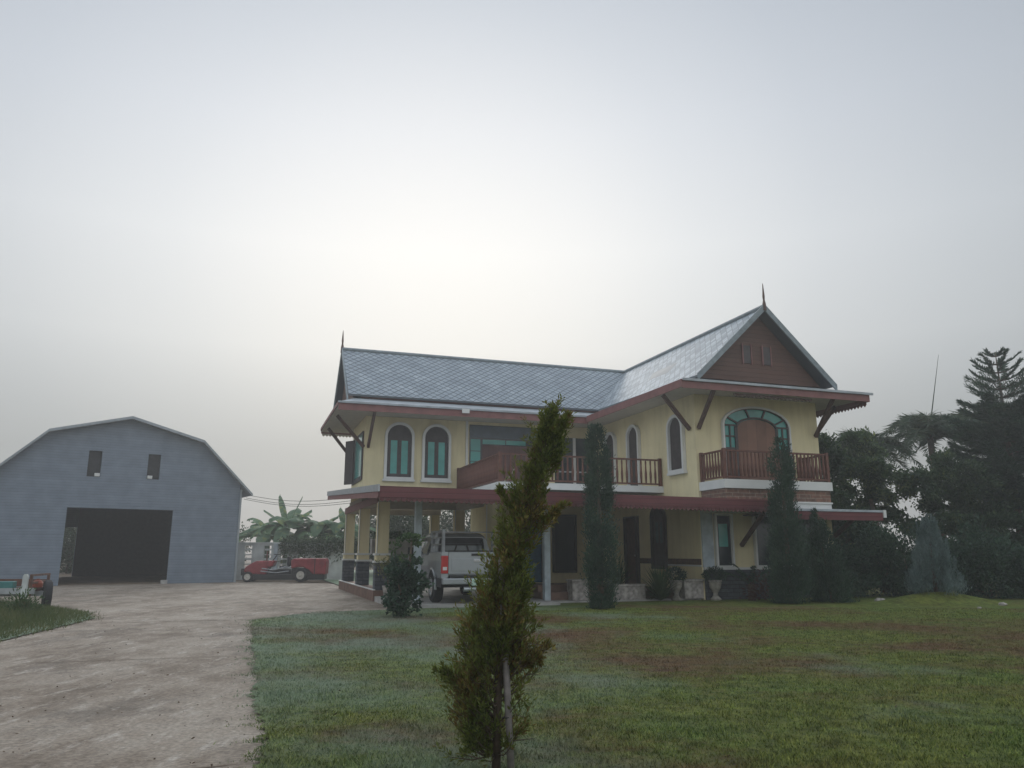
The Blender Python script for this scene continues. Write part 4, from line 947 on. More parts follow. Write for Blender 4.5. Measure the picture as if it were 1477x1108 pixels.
fw = MB(); facade(fw, 0, .1, [(UC - 2.1, UC + 2.1, 0, 3.22), (-6.35, -5.83, 4.57, 5.70), (-3.97, -3.45, 4.57, 5.70)]); fw.build('front_wall', M['siding'], barn)
bw = MB(); facade(bw, D - .1, D, [(-6.75, -5.40, 0, 2.75)]); bw.build('rear_wall', M['siding'], barn)
for a, b in ((xl, xl + .1), (xr - .1, xr)):
    MB().box(a, b, .102, D - .102, 0, 4.5).build('side_wall', M['siding'], barn)
rf = MB()
for (a, z), (b, y) in zip(gam[:-1], gam[1:]):
    P = [(UC + a, z), (UC + b, y), (UC + b, y + .07), (UC + a, z + .07)]; rf.prism([(x, -.35, q) for x, q in P], [(x, D + .3, q) for x, q in P])
rfo = rf.build('roof', M['metalroof'], barn)
bt = MB()
for (a, z), (b, y) in zip(gam[:-1], gam[1:]):
    P = [(UC + a, z - .04), (UC + b, y - .04), (UC + b, y + .08), (UC + a, z + .08)]; bt.prism([(x, -.40, q) for x, q in P], [(x, -.352, q) for x, q in P])
bt.build('barge_trim', M['barntrim'], rfo)
MB().box(xr + .003, xr + .09, -.05, .09, 0, 4.28).build('corner_trim', M['barntrim'], barn)
MB().box(xl + .2, xr - .2, .2, D - .2, .0, .035).build('floor', M['dirt'], barn)
for a in (-6.35, -3.97):
    sh = MB().box(a + .004, a + .516, .14, .17, 4.57, 5.70).build('window', M['darkin'], barn)
    fx = a + .30 if a < -5 else a + .03
    MB().box(fx, fx + .2, -.03, .13, 4.59, 4.73).build('flood_lamp', M['white'], barn, bevel=.01)
MB().box(-3.0, -2.74, -.25, -.02, 0, .16).build('door_stop', M['plainconcrete'], barn)
# near-black sheet and beams: the barn's interior shade put into their colour
li = MB(); li.box(-5.38, xr - .15, D - .16, D - .12, 0, 4.2); li.build('inner_shade_sheet', M['darkin'], barn)
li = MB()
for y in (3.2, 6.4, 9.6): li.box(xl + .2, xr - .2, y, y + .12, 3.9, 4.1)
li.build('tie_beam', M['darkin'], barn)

# ------------------------------------------------------------------ block wall beside the barn, tractor
wall = empty('block_wall', (-14.1, 40.2, 0)); tag(wall, 'stained white block wall with stacks of vent slots between the barn and the carport', 'wall')
xs = [0, .5, .88, 1.48, 1.86, 2.32, 2.68, 3.22, 3.6, 4.12, 4.48, 5.6]
wm = MB()
for k, (a, b) in enumerate(zip(xs[:-1], xs[1:])):
    if k % 2 == 0: wm.box(a, b, 0, .16, 0, 1.80)
    else:
        for j in range(7): wm.box(a + .001, b - .001, .01, .15, .28 + j * .235, .33 + j * .235 + (0.04 if j % 2 else 0))
        wm.box(a + .001, b - .001, .003, .157, 0, .28); wm.box(a + .001, b - .001, .003, .157, 1.74, 1.80)
wm.build('wall_panel', M['blockwall'], wall)
MB().box(-.04, 2.3, -.03, .19, 1.802, 1.86).build('wall_cap', M['blockwall'], wall)
MB().box(2.02, 2.22, -.10, -.004, 0, 1.80).build('pier', M['postgrey'], wall)
n = 5200; P = np.stack([NP.uniform(2.3, 6.6, n), NP.uniform(-.25, .35, n), 1.85 - np.abs(NP.normal(0, .28, n)) + .25 * np.sin(np.linspace(0, 30, n))], 1)
cv = quads_mesh('creeper', leaves(P, NP.normal(0, 1, (n, 3)), NP.uniform(.08, .2, n), NP.uniform(.04, .09, n)) + np.array((-14.1, 40.2, 0)), L_far); tag(cv, 'dull green creeper trailing over the right half of the block wall', 'creeper')
tr = empty('tractor', (-12.62, 37.6, 0), R(6)); tag(tr, 'red farm tractor with cream wheels and a long red rear hood before the block wall', 'tractor')
# local x = length (nose at 0), y = depth
def hoodm(P, y0, y1): return MB().prism([(x, y0, z) for x, z in P], [(x, y1, z) for x, z in P])
hoodm([(0, .48), (.38, .36), (1.04, .34), (1.12, .66), (1.32, .72), (1.40, .98), (.57, .97), (.36, .87), (.09, .69)], -.40, .40).build('bonnet', M['redmachine'], tr, bevel=.06)
hoodm([(2.2, .62), (2.45, .67), (2.75, .68), (3.02, .56), (3.2, .36), (3.79, .34), (3.82, .95), (3.74, 1.08), (2.3, 1.08), (2.18, .98)], -.55, .55).build('rear_hood', M['redmachine'], tr, bevel=.05)
hoodm([(3.27, .37), (3.31, .37), (3.31, 1.085), (3.27, 1.085)], -.556, -.55).build('hood_seam', M['blackp'], tr)
MB().box(.95, 2.15, -.20, .20, .30, .58).build('engine', M['blackp'], tr, bevel=.04)
MB().tube([(.95, .1, .9), (.95, .1, 1.42)], .035, 8).build('exhaust', M['rust'], tr)
MB().box(-.12, .02, -.30, .30, .30, .62).build('grille', M['blackp'], tr, bevel=.02)
MB().box(.45, 3.75, -.46, .46, .10, .35).build('chassis', M['blackp'], tr, bevel=.03)
st_ = MB(); st_.box(1.62, 2.0, -.25, .25, .62, .74); st_.box(1.95, 2.07, -.25, .25, .72, 1.16); st_.build('seat', M['blackp'], tr, bevel=.03)
lv = MB(); lv.tube([(1.2, 0, .9), (1.42, 0, 1.22)], .03, 6); lv.lathe([(.17, 0), (.20, .02), (.17, .04)], (1.45, 0, 1.24), 16); lv.build('steering_wheel', M['blackp'], tr)
lv = MB(); lv.tube([(.85, -.44, .62), (1.4, -.48, .55), (1.9, -.47, .68), (2.2, -.5, .66)], .03, 6); lv.tube([(.8, -.44, .5), (1.5, -.46, .42), (2.1, -.47, .5)], .025, 6); lv.build('hose', M['rackmetal'], tr)
MB().box(2.22, 3.25, -.50, .50, .352, .64).build('axle_housing', M['blackp'], tr)
for x, r in ((.25, .24), (2.66, .31)):
    for y in (-.52, .52):
        wl = MB(); sg = -1 if y < 0 else 1
        def ly(mb, prof, cy): 
            vs = []; fs = []; nn = 24; k = len(prof)
            for rr, d in prof:
                for j in range(nn): vs.append((x + rr * math.cos(2 * math.pi * j / nn), cy + d, r + rr * math.sin(2 * math.pi * j / nn)))
            for i_ in range(k - 1):
                for j in range(nn): fs.append((i_ * nn + j, i_ * nn + (j + 1) % nn, (i_ + 1) * nn + (j + 1) % nn, (i_ + 1) * nn + j))
            fs += [tuple(range(nn)), tuple((k - 1) * nn + j for j in range(nn))]; return mb.add(vs, fs)
        ly(wl, [(r * .6, -.1), (r * .92, -.1), (r, -.06), (r, .06), (r * .92, .1), (r * .6, .1)], y); w1 = wl.build('wheel', M['tyre'], tr)
        ly(MB(), [(r * .6, 0), (r * .58, sg * .03), (r * .25, sg * .015), (r * .16, sg * .05)], y + sg * .1).build('rim', M['rimwhite'], w1)
# ------------------------------------------------------------------ farm trailer at the left edge
tl = empty('farm_trailer', (-11.75, 20.2, 0), R(14)); tag(tl, 'rusty flat farm trailer with its end on a dark wheel at the left edge', 'trailer')
MB().box(-3.6, -.25, -.55, .75, .40, .47).build('deck', M['rust'], tl)
fm = MB(); fm.box(-3.6, -.1, -.60, -.552, .36, .50); fm.box(-3.6, -.1, .752, .80, .36, .50); fm.box(-3.6, .05, -.02, .2, .28, .395); fm.build('side_rail', M['steel'], tl)
fm = MB(); fm.bar((-.22, -.55, .3), (-.22, -.55, .82), .06); fm.bar((-.22, .75, .3), (-.22, .75, .82), .06); fm.bar((-.22, -.55, .8), (-.22, .75, .8), .05); fm.bar((-.22, -.55, .62), (-.22, .75, .62), .05); fm.build('end_frame', M['rust'], tl)
MB().bar((-1.6, .74, .6), (-.25, .74, .58), .03, .18).build('headboard', M['rust'], tl)
def twheel(x, y, r, rz):
    wl = MB(); wl.lathe([(r * .5, -.08), (r * .93, -.08), (r, -.05), (r, .05), (r * .93, .08), (r * .5, .08)], (0, 0, 0), 26, 'x'); w1 = wl.build('wheel', M['tyre'], tl, loc=(x, y, r)); w1.rotation_euler = (0, 0, rz)
    MB().lathe([(r * .5, .02), (r * .5, .07), (r * .15, .05)], (0, 0, 0), 16, 'x').build('rim', M['rust'], w1)
twheel(.14, -.40, .33, R(20)); twheel(-.16, .55, .33, R(12))
r_ = MB().box(-.2, .2, -.14, .14, 0, .17).build('teal_crate', M['teal'], None, bevel=.02, loc=(-12.65, 19.95, .475)); r_.rotation_euler = (0, 0, R(14)); tag(r_, 'teal plastic crate lying on the trailer deck', 'crate')
mb = MB(); mb.lathe([(.08, 0), (.12, .03), (.125, .12), (.09, .18), (.04, .2), (.04, .23)], n=18); r_ = mb.build('orange_canister', M['orange'], None, smooth=False, loc=(-11.98, 20.15, .475)); tag(r_, 'round orange canister on the trailer beside its end frame', 'canister')
r_ = empty('marker_post', (-11.75, 19.25, 0.0)); tag(r_, 'short white rounded marker post standing before the trailer', 'post')
MB().prism([(-.06, -.03, .0), (.06, -.03, .0), (.06, -.03, .78), (.03, -.03, .84), (-.03, -.03, .84), (-.06, -.03, .78)], [(-.06, .03, .0), (.06, .03, .0), (.06, .03, .78), (.03, .03, .84), (-.03, .03, .84), (-.06, .03, .78)]).build('post_body', M['blockwall'], r_)
r_ = empty('verge_bush', (-10.55, 17.3, .02)); tag(r_, 'bushy green weed growing on the grass verge before the trailer', 'bush')
MB().tube([(0, 0, 0), (.02, 0, .3)], .02, 5).build('stem', M['bark'], r_)
tuft('leaves', 320, .55, 1.2, .022, M['weed'], r_, droop=.5)
n = 900; P = np.abs(NP.normal(0, .17, (n, 3))) * NP.choice([-1, 1], (n, 3)); P[:, 2] = np.abs(P[:, 2]) * 1.1
quads_mesh('leaf_sprays', leaves(P, P + NP.normal(0, .2, (n, 3)), NP.uniform(.06, .13, n), NP.uniform(.02, .04, n)), L_fern, r_)

# ------------------------------------------------------------------ vegetation
def trunk(pts, rad, parent, name='trunk', m=None, n=8): return MB().tube(pts, rad, n).build(name, m or M['bark'], parent, smooth=True)

# --- young leaning cypress in the foreground
yc = empty('young_cypress', (0, 0, 0)); yc.location = (-0.10, 5.2, 0.02)
tag(yc, 'young leaning cypress with yellow green and rusty sprays, tied to a stake on the lawn', 'tree')
spine = [(-.10, .0), (-.09, .48), (-.07, .9), (-.02, 1.25), (.04, 1.56), (.11, 1.79), (.19, 2.0), (.23, 2.17), (.262, 2.30)]
spz = np.array([p[1] for p in spine]); spx = np.array([p[0] for p in spine])
trunk([(x + .10, 0, z - .02) for x, z in spine], [.028, .026, .023, .019, .015, .012, .009, .006, .003], yc)
env = np.array([(2.31, .255, .29), (2.24, .225, .31), (2.15, .21, .35), (2.07, .15, .345), (1.98, .12, .36), (1.88, .09, .30), (1.79, .03, .28), (1.7, -.02, .27), (1.61, -.07, .30), (1.52, -.09, .24), (1.43, -.11, .17), (1.34, -.15, .13), (1.2, -.21, .12), (1.07, -.25, .13), (.9, -.33, .16), (.73, -.35, .165), (.56, -.42, .14), (.4, -.42, .15), (.23, -.43, .13), (.07, -.40, .06)])[::-1]
V = []; bm2 = MB(); rng = np.random.default_rng(5)
def sprays(a, b, n, rad, l, wd):
    """a spray-covered twig from a to b"""
    a = np.array(a); b = np.array(b); d = (b - a); u = rng.uniform(.12, 1, n)[:, None]
    ax = d / (np.linalg.norm(d) + 1e-9); off = rng.normal(0, 1, (n, 3)); off -= (off @ ax)[:, None] * ax; off = norm(off) * rng.uniform(0, 1, (n, 1)) ** .6 * rad * (1.15 - .8 * u)
    P = a + d * u + off * .45
    D = ax * .8 + norm(off) * .75 + np.array((0, 0, .35)) + rng.normal(0, .25, (n, 3))
    V.append(leaves(P, D, l * rng.uniform(.6, 1.2, n), np.full(n, wd) * rng.uniform(.7, 1.3, n), .5, rng))
nb = 0
for k in range(380):
    z = rng.uniform(.10, 2.27) if k > 110 else rng.uniform(.15, 1.1)
    xl_, xr_ = np.interp(z, env[:, 0], env[:, 1]), np.interp(z, env[:, 0], env[:, 2]); dep = (xr_ - xl_) * .42
    th = rng.uniform(0, 2 * np.pi); rr = rng.uniform(.55, 1.03)
    cx = (xl_ + xr_) / 2; tip = np.array((cx + math.cos(th) * rr * (xr_ - xl_) / 2, math.sin(th) * rr * dep, z))
    if z < .66 and abs(th - math.pi) > 1.6 and rng.uniform() < .8: continue
    if z < .3 and rng.uniform() < .35: continue      # thin, see-through lower right
    if .28 < z < .58 and 0 < tip[0] + .25 < .2 and rng.uniform() < .6: continue
    if z > 1.2 and rng.uniform() < .22: continue
    rise = rng.uniform(.10, .24); tip = tip + np.array((rng.normal(0, .018), rng.normal(0, .02), 0)); zb = max(.12, z - rise - .25 * abs(tip[0] - np.interp(z, spz, spx)))
    base = np.array((np.interp(zb, spz, spx), 0, zb))
    bm2.tube([base + (.10, 0, -.02), (base * .5 + tip * .5) + (.10, 0, -.045), tip + (.10, 0, -.02)], [.006, .004, .002], 4)
    m_ = base * .45 + tip * .55 - (0, 0, .02)
    sc = .85 if z > 1.2 else 1.0
    sprays(m_, tip, 30, .05 * sc, .05, .010)
    for q in range(4):
        tw = tip * rng.uniform(.75, 1) + m_ * 0 + base * 0; u = rng.uniform(.35, 1); p = base + (tip - base) * u
        e = p + rng.normal(0, .05, 3) + (p - base) * .15 + np.array((0, 0, rng.uniform(.06, .13)))
        sprays(p, e, 30, .024, .036, .0092)
for (a, b) in (((.14, 1.50), (.345, 1.665)), ((.17, 1.55), (.30, 1.60)), ((.03, .60), (.245, .76)), ((.05, .64), (.19, .70)), ((.245, 2.02), (.40, 2.275)), ((.26, 2.05), (.36, 2.20)), ((.01, 1.58), (-.075, 1.76)), ((-.2, .42), (-.455, .64)), ((-.2, .50), (-.40, .60)), ((.2, 2.1), (.268, 2.315))):
    A = np.array((a[0], rng.uniform(-.04, .04), a[1])); B = np.array((b[0], rng.uniform(-.05, .05), b[1])); bm2.tube([A + (.10, 0, -.02), B + (.10, 0, -.02)], [.006, .002], 4)
    for q in range(9):
        u0 = q / 9; p = A + (B - A) * u0; e = A + (B - A) * min(1, u0 + .28) + rng.normal(0, .018, 3); sprays(p, e, 42, .034, .04, .010)
quads_mesh('crown', np.concatenate(V) + np.array((.10, 0, -.02)), L_young, yc)
# bare twiggy lower limbs
for k in range(26):
    z = rng.uniform(.12, .75); a = rng.uniform(0, 2 * np.pi); l = rng.uniform(.12, .36); b = np.array((np.interp(z, spz, spx) + .10, 0, z)); pts = [b]
    for q in range(3): pts.append(pts[-1] + np.array((math.cos(a) * l / 3, math.sin(a) * l / 3 * .7, rng.uniform(-.03, .08))) + rng.normal(0, .015, 3))
    bm2.tube(pts, [.005, .004, .003, .0015], 4)
bm2.build('branches', M['bark'], yc)
st = MB(); st.tube([(-.005, -.06, 0), (-.03, -.055, .5), (-.06, -.04, .95), (-.075, -.03, 1.3)], [.022, .021, .019, .017], 10)
tag(st.build('support_stake', M['stake'], None, smooth=True, loc=(0, 5.2, .022)), 'weathered grey wooden stake tied beside the young leaning cypress', 'stake')
MB().tube([(-.03 + .10 + .03 * math.cos(a), -.03 + .05 * math.sin(a), .31 + .004 * a) for a in np.linspace(0, 6.2, 14)], .003, 4).build('tie', M['wire'], yc)

# --- columnar and conical conifers
def conifer(name, loc, h, prof, n, m, label, l=.10, wd=.02, up=.9, group=None, seed=1, lean=0.0, clump=0.22, cat='tree', lumps=60):
    g = np.random.default_rng(seed); r_ = empty(name, loc); tag(r_, label, cat, group)
    trunk([(0, 0, 0), (lean * .5, 0, h * .5), (lean, 0, h * .95)], [.07 * h / 4, .05 * h / 4, .01], r_)
    pz = np.array([p[0] for p in prof]) * h; pr = np.array([p[1] for p in prof])
    # clumps on the surface
    cz = g.uniform(pz[0], h, lumps * 3); keep = g.uniform(0, 1, len(cz)) < np.interp(cz, pz, pr) / pr.max() * .8 + .2; cz = cz[keep]; th = g.uniform(0, 2 * np.pi, len(cz))
    cr = np.interp(cz, pz, pr) * g.uniform(.55, 1.0, len(cz)); C = np.stack([np.cos(th) * cr, np.sin(th) * cr, cz], 1)
    idx = g.integers(0, len(C), n); c = C[idx]; sz = np.interp(c[:, 2], pz, pr)[:, None] * clump + .03
    P = c + g.normal(0, 1, (n, 3)) * sz * np.array((.8, .8, 1.5)); P[:, 2] = np.clip(P[:, 2], .02, h * 1.02); P[:, 0] += lean * P[:, 2] / h
    rad = P * np.array((1, 1, 0)); D = norm(rad + 1e-6) * .6 + np.array((0, 0, up)) + g.normal(0, .3, (n, 3))
    quads_mesh('crown', leaves(P, D, l * g.uniform(.6, 1.3, n), wd * g.uniform(.7, 1.3, n), .5, g), m, r_)
    return r_
colp = [(0.0, .12), (.03, .28), (.15, .32), (.5, .30), (.8, .24), (.92, .21), (1.0, .12)]
conifer('tall_cypress', (2.15, 19.3, .02), 4.36, colp, 24000, L_dark, 'narrow dark columnar cypress left of the terrace, in front of the balcony corner', .085, .022, 1.0, 'tall dark cypresses on the lawn', 21)
colp2 = [(0.0, .2), (.03, .40), (.12, .46), (.35, .40), (.6, .32), (.85, .27), (.94, .20), (1.0, .08)]
conifer('tall_cypress', (7.42, 21.3, .02), 4.32, colp2, 28000, L_dark, 'columnar dark cypress with a broad foot before the right wing balcony', .085, .022, 1.0, 'tall dark cypresses on the lawn', 22)
conifer('conical_shrub', (8.75, 21.9, .02), 2.45, [(0, .40), (.08, .55), (.3, .48), (.6, .30), (.85, .15), (1, .03)], 15000, L_dark, 'dark conical shrub close behind the right tall cypress at the house corner', .09, .022, .9, None, 23, -.25, cat='shrub')
def plume_juniper(loc, h, rmax, nsp, label, seed):
    g = np.random.default_rng(seed); r_ = empty('blue_juniper', loc); tag(r_, label, 'shrub'); trunk([(0, 0, 0), (0, 0, h * .7)], [.06, .02], r_)
    Vs = []
    for k in range(nsp):
        zb = h * g.uniform(0, .80) ** 1.35; f_ = zb / h; rr = rmax * (1.15 - 1.25 * f_) * g.uniform(.2, 1) ** .5; a = g.uniform(0, 6.28); l = g.uniform(.35, .7) * (.85 if rr > .3 else 1.05)
        p = np.array((math.cos(a) * rr * .8, math.sin(a) * rr * .8, zb)); q = p + np.array((math.cos(a) * .10, math.sin(a) * .10, 1)) * l; n = 190; u = g.uniform(0, 1, n)[:, None]
        P = p + (q - p) * u + g.normal(0, 1, (n, 3)) * (.062 * (1.05 - u)); D = (q - p) / l + g.normal(0, .28, (n, 3)); Vs.append(leaves(P, D, .09 * g.uniform(.6, 1.2, n), .018 * np.ones(n), .5, g))
    quads_mesh('crown', np.concatenate(Vs), L_blue, r_)
plume_juniper((11.45, 21.6, .27), 1.95, .78, 150, 'blue grey upright juniper on the small grass mound', 24)

def shrub_crown(parent, blobs, n, l, wd, m, seed, name='crown', clumps=40, cl=.28, up=.2):
    g = np.random.default_rng(seed); Vs = []; tot = sum(b[3] * b[4] * b[5] for b in blobs) ** 1
    for (x, y, z, rx, ry, rz) in blobs:
        k = int(n * (rx * ry * rz) / tot); cc = max(6, int(clumps * (rx * ry * rz) / tot))
        C = norm(g.normal(size=(cc, 3))) * g.uniform(.45, 1, (cc, 1)) ** .5 * np.array((rx, ry, rz)); idx = g.integers(0, cc, k)
        P = C[idx] + g.normal(0, 1, (k, 3)) * np.array((rx, ry, rz)) * cl * .6; D = P / np.array((rx, ry, rz)) + g.normal(0, .7, (k, 3)) + np.array((0, 0, up))
        Vs.append(leaves(P + np.array((x, y, z)), D, l * g.uniform(.6, 1.3, k), wd * g.uniform(.7, 1.3, k), .5, g))
    Vs = np.concatenate(Vs); Vs[:, 2] = np.maximum(Vs[:, 2], .02)
    return quads_mesh(name, Vs, m, parent)
# round-leaved bush by the carport post
r_ = empty('round_leaf_bush', (-2.27, 16.95, .02)); tag(r_, 'dark round leaved bush with a pale green shoot, before the carport post', 'bush')
for a, b in (((0, 0, 0), (.05, 0, .8)), ((0, 0, .2), (-.2, 0, .9)), ((.05, 0, .7), (.12, 0, 1.6))): trunk([a, b], [.035, .015], r_, 'stem')
shrub_crown(r_, [(-.02, 0, .42, .36, .34, .38), (-.14, .02, .78, .30, .28, .32), (.20, 0, .74, .27, .26, .30), (-.15, 0, 1.05, .18, .2, .2), (.25, 0, 1.02, .16, .16, .18)], 3600, .085, .062, L_dark, 31, 'crown', 46, .3)
shrub_crown(r_, [(.05, 0, 1.15, .10, .1, .22), (.10, 0, 1.58, .24, .2, .09), (-.26, 0, 1.43, .12, .1, .05)], 420, .10, .05, L_fern, 32, 'pale_shoot', 12, .35)

def broadleaf(loc, h, blobs, n, m, label, seed, l=.22, wd=.13, group='trees right of the house', name='broadleaf_tree', clumps=70):
    g = random.Random(seed); r_ = empty(name, loc); tag(r_, label, 'tree', group)
    tp = [(0, 0, 0), (g.uniform(-.1, .1), 0, h * .3), (g.uniform(-.2, .2), 0, h * .6)]; trunk(tp, [.16, .12, .06], r_)
    for b in blobs[:4]: trunk([(0, 0, h * .25), (b[0] * .6, b[1] * .6, b[2] * .8), (b[0], b[1], b[2])], [.07, .045, .02], r_, 'limb')
    shrub_crown(r_, blobs, n, l, wd, m, seed, 'crown', clumps)
    return r_
def crownset(h, w, seed, k=9):
    g = random.Random(seed); o = []
    for i in range(k):
        f_ = (i + .5) / k; z = h * (.12 + .80 * f_); rr = w * (1 - .55 * max(0, f_ - .45) / .55); a = g.uniform(0, 6.28); d = rr * g.uniform(.15, .75); s_ = g.uniform(.75, 1.15)
        o.append((math.cos(a) * d, math.sin(a) * d * .6, z, w * .52 * s_, w * .5 * s_, h * .13 * s_))
    return o
broadleaf((10.5, 26.3, 0), 5.5, crownset(5.5, 1.7, 1, 11), 36000, L_broad, 'dark broadleaf tree crowding the right end of the house', 41, .13, .07)
broadleaf((12.7, 27.2, 0), 5.3, crownset(5.4, 1.8, 2, 11), 36000, L_broad2, 'broadleaf tree with paler green clumps under the left palm', 42, .14, .075)
broadleaf((15.3, 26.0, 0), 4.4, crownset(4.4, 1.7, 3, 10), 30000, L_broad, 'lower dark tree behind the blue juniper', 43, .12, .065)
broadleaf((21.0, 30.0, 0), 7.6, crownset(7.6, 2.4, 4, 13), 34000, L_broad2, 'broad tree at the right edge behind the tall whorled pine', 44, .15, .08)

# --- Norfolk style pine with whorled branches
def whorl_pine(loc, h, rbase, label, seed=51):
    g = np.random.default_rng(seed); r_ = empty('whorled_pine', loc); tag(r_, label, 'tree', 'trees right of the house')
    trunk([(0, 0, 0), (.03, 0, h * .5), (0, 0, h)], [.16, .10, .012], r_)
    Vs = []; bb_ = MB(); z = h - .15; step = .30; k = 0
    while z > .5:
        f_ = (h - z) / h; R_ = .30 + rbase * (1.05 * f_ ** .62) if f_ < .30 else rbase * (.62 + .55 * f_); R_ = min(R_, rbase)
        if z > h - .4: R_ = .38
        nb_ = 6 if f_ > .12 else 5; a0 = g.uniform(0, 6.28)
        for j in range(nb_):
            a = a0 + j * 2 * math.pi / nb_ + g.normal(0, .12); l = R_ * g.uniform(.8, 1.1); u = np.linspace(0, 1, 7)
            rise = .50 if f_ < .2 else .22
            pts = np.stack([np.cos(a) * l * u, np.sin(a) * l * u, z + rise * l * (u ** 1.25) - .1 * l * np.sin(np.pi * u)], 1)
            bb_.tube(pts[::2], [.02 + .012 * f_ * 3, .015, .01, .004], 4)
            m_ = int((150 if f_ < .2 else 460) * (l + .3)); t_ = g.uniform(.12, 1, m_)[:, None] ** .8; ii = np.clip((t_ * 6).astype(int), 0, 5); fr2 = t_ * 6 - ii
            P = pts[ii[:, 0]] * (1 - fr2) + pts[ii[:, 0] + 1] * fr2; T = pts[-1] - pts[0]; T = T / np.linalg.norm(T); S = np.array((-math.sin(a), math.cos(a), 0))
            sw = g.uniform(0, 1, (m_, 1)) * (0 if f_ < .16 else 1); P = P + S * g.choice([-1, 1], (m_, 1)) * sw * .34 * (1 - .5 * t_) + np.array((0, 0, -.16)) * sw * g.uniform(0, 1, (m_, 1)); D = T * .75 + S * g.choice([-1, 1], (m_, 1)) * g.uniform(.1, .9, (m_, 1)) + np.array((0, 0, .40 if f_ < .2 else .12)) + g.normal(0, .25, (m_, 3))
            Vs.append(leaves(P, D, (.14 + .14 * min(1, f_ * 2.2)) * g.uniform(.6, 1.2, m_), .028 * np.ones(m_), .5, g))
        z -= step * (1 if f_ < .25 else 1.05); k += 1
    quads_mesh('crown', np.concatenate(Vs), L_dark, r_); bb_.build('branches', M['bark'], r_)
whorl_pine((17.3, 26.8, 0), 8.35, 2.35, 'tall whorled pine with a spiky bare tip at the right edge')
whorl_pine((19.9, 25.2, 0), 5.2, 2.0, 'shorter dark whorled pine at the right edge before the tall one', 52)

# --- palms
def palm(loc, h, nfr, L_, label, seed, spear=None):
    g = np.random.default_rng(seed); r_ = empty('feather_palm', loc); tag(r_, label, 'palm', 'trees right of the house')
    trunk([(0, 0, 0), (.05, 0, h * .5), (0, 0, h)], [.2, .14, .12], r_)
    fl = []
    for k in range(nfr):
        a = k * 2.399 + g.normal(0, .2); e = g.uniform(.35, 1.4); l = L_ * g.uniform(.85, 1.15); u = np.linspace(0, 1, 9)
        rr = l * (u * math.cos(e) + .22 * u * u * math.sin(e)); zz = h - .3 + l * u * math.sin(e) - l * .78 * u ** 2.4
        fl.append(np.stack([np.cos(a) * rr, np.sin(a) * rr, zz], 1))
    pinnate('fronds', fl, 84, .62, .042, L_palm, r_, .03)
    if spear: trunk([(0, 0, h), spear], [.03, .006], r_, 'spear_leaf', L_palm, 5)
palm((16.9, 31.0, 0), 6.1, 26, 2.6, 'feather palm with a tall spear leaf, between the house and the pine', 61, (.75, 0, 9.35))
palm((19.6, 31.6, 0), 6.5, 22, 2.7, 'feather palm half hidden behind the tall whorled pine', 62)
palm((14.4, 31.6, 0), 5.6, 22, 2.3, 'smaller feather palm peeping over the trees by the house eave', 63)

# --- dark undergrowth along the right boundary, plus rubble
for k, (x, y, rx, h) in enumerate(((9.9, 24.4, 1.0, 1.5), (12.2, 24.6, 1.3, 2.2), (14.3, 23.9, 1.2, 2.0), (16.2, 23.4, 1.2, 1.9), (18.2, 22.9, 1.4, 1.9), (20.2, 22.4, 1.4, 1.9), (22.2, 22.6, 1.3, 2.1))):
    r_ = empty('boundary_shrub', (x, y, .02)); tag(r_, ['low dark shrub at the house corner under the first tree', 'tall dark shrub left of the blue juniper', 'dark shrub just right of the blue juniper', 'dark spreading shrub in front of the tall whorled pine', 'wide dark shrub under the shorter pine', 'dark shrub at the right edge of the lawn', 'rightmost dark shrub of the boundary'][k], 'shrub', 'dark shrubs along the right edge of the lawn')
    trunk([(0, 0, 0), (0, 0, h * .6)], [.06, .03], r_, 'stem')
    shrub_crown(r_, [(0, 0, h * .5, rx, .8, h * .5), (rx * .5, -.1, h * .35, rx * .6, .7, h * .4), (-rx * .5, 0, h * .4, rx * .6, .7, h * .42)], 13000, .11, .05, L_dark, 70 + k, 'crown', 70)
rb_ = {'pale broken stone at the foot of the shrubs right of the house': (9.15, 22.2, .16), 'flat pale stone lying on the grass right of the house corner': (10.1, 22.0, .13), 'grey stone at the edge of the grass mound': (12.6, 20.6, .09), 'small white stone on the lawn below the juniper': (11.35, 19.5, .05)}
for lab, (x, y, s) in rb_.items():
    bm = bmesh.new(); bmesh.ops.create_icosphere(bm, subdivisions=3, radius=s)
    for v in bm.verts: v.co = v.co * (1 + .28 * math.sin(v.co.x * 31 / (s * 6) + x) * math.cos(v.co.y * 29 / (s * 6)) ) ; v.co.z *= .5
    me = bpy.data.meshes.new('stone'); bm.to_mesh(me); bm.free(); tag(link('stone', me, M['mottled'], None, (x, y, .02 + s * .35)), lab, 'stone', 'stones by the right boundary')

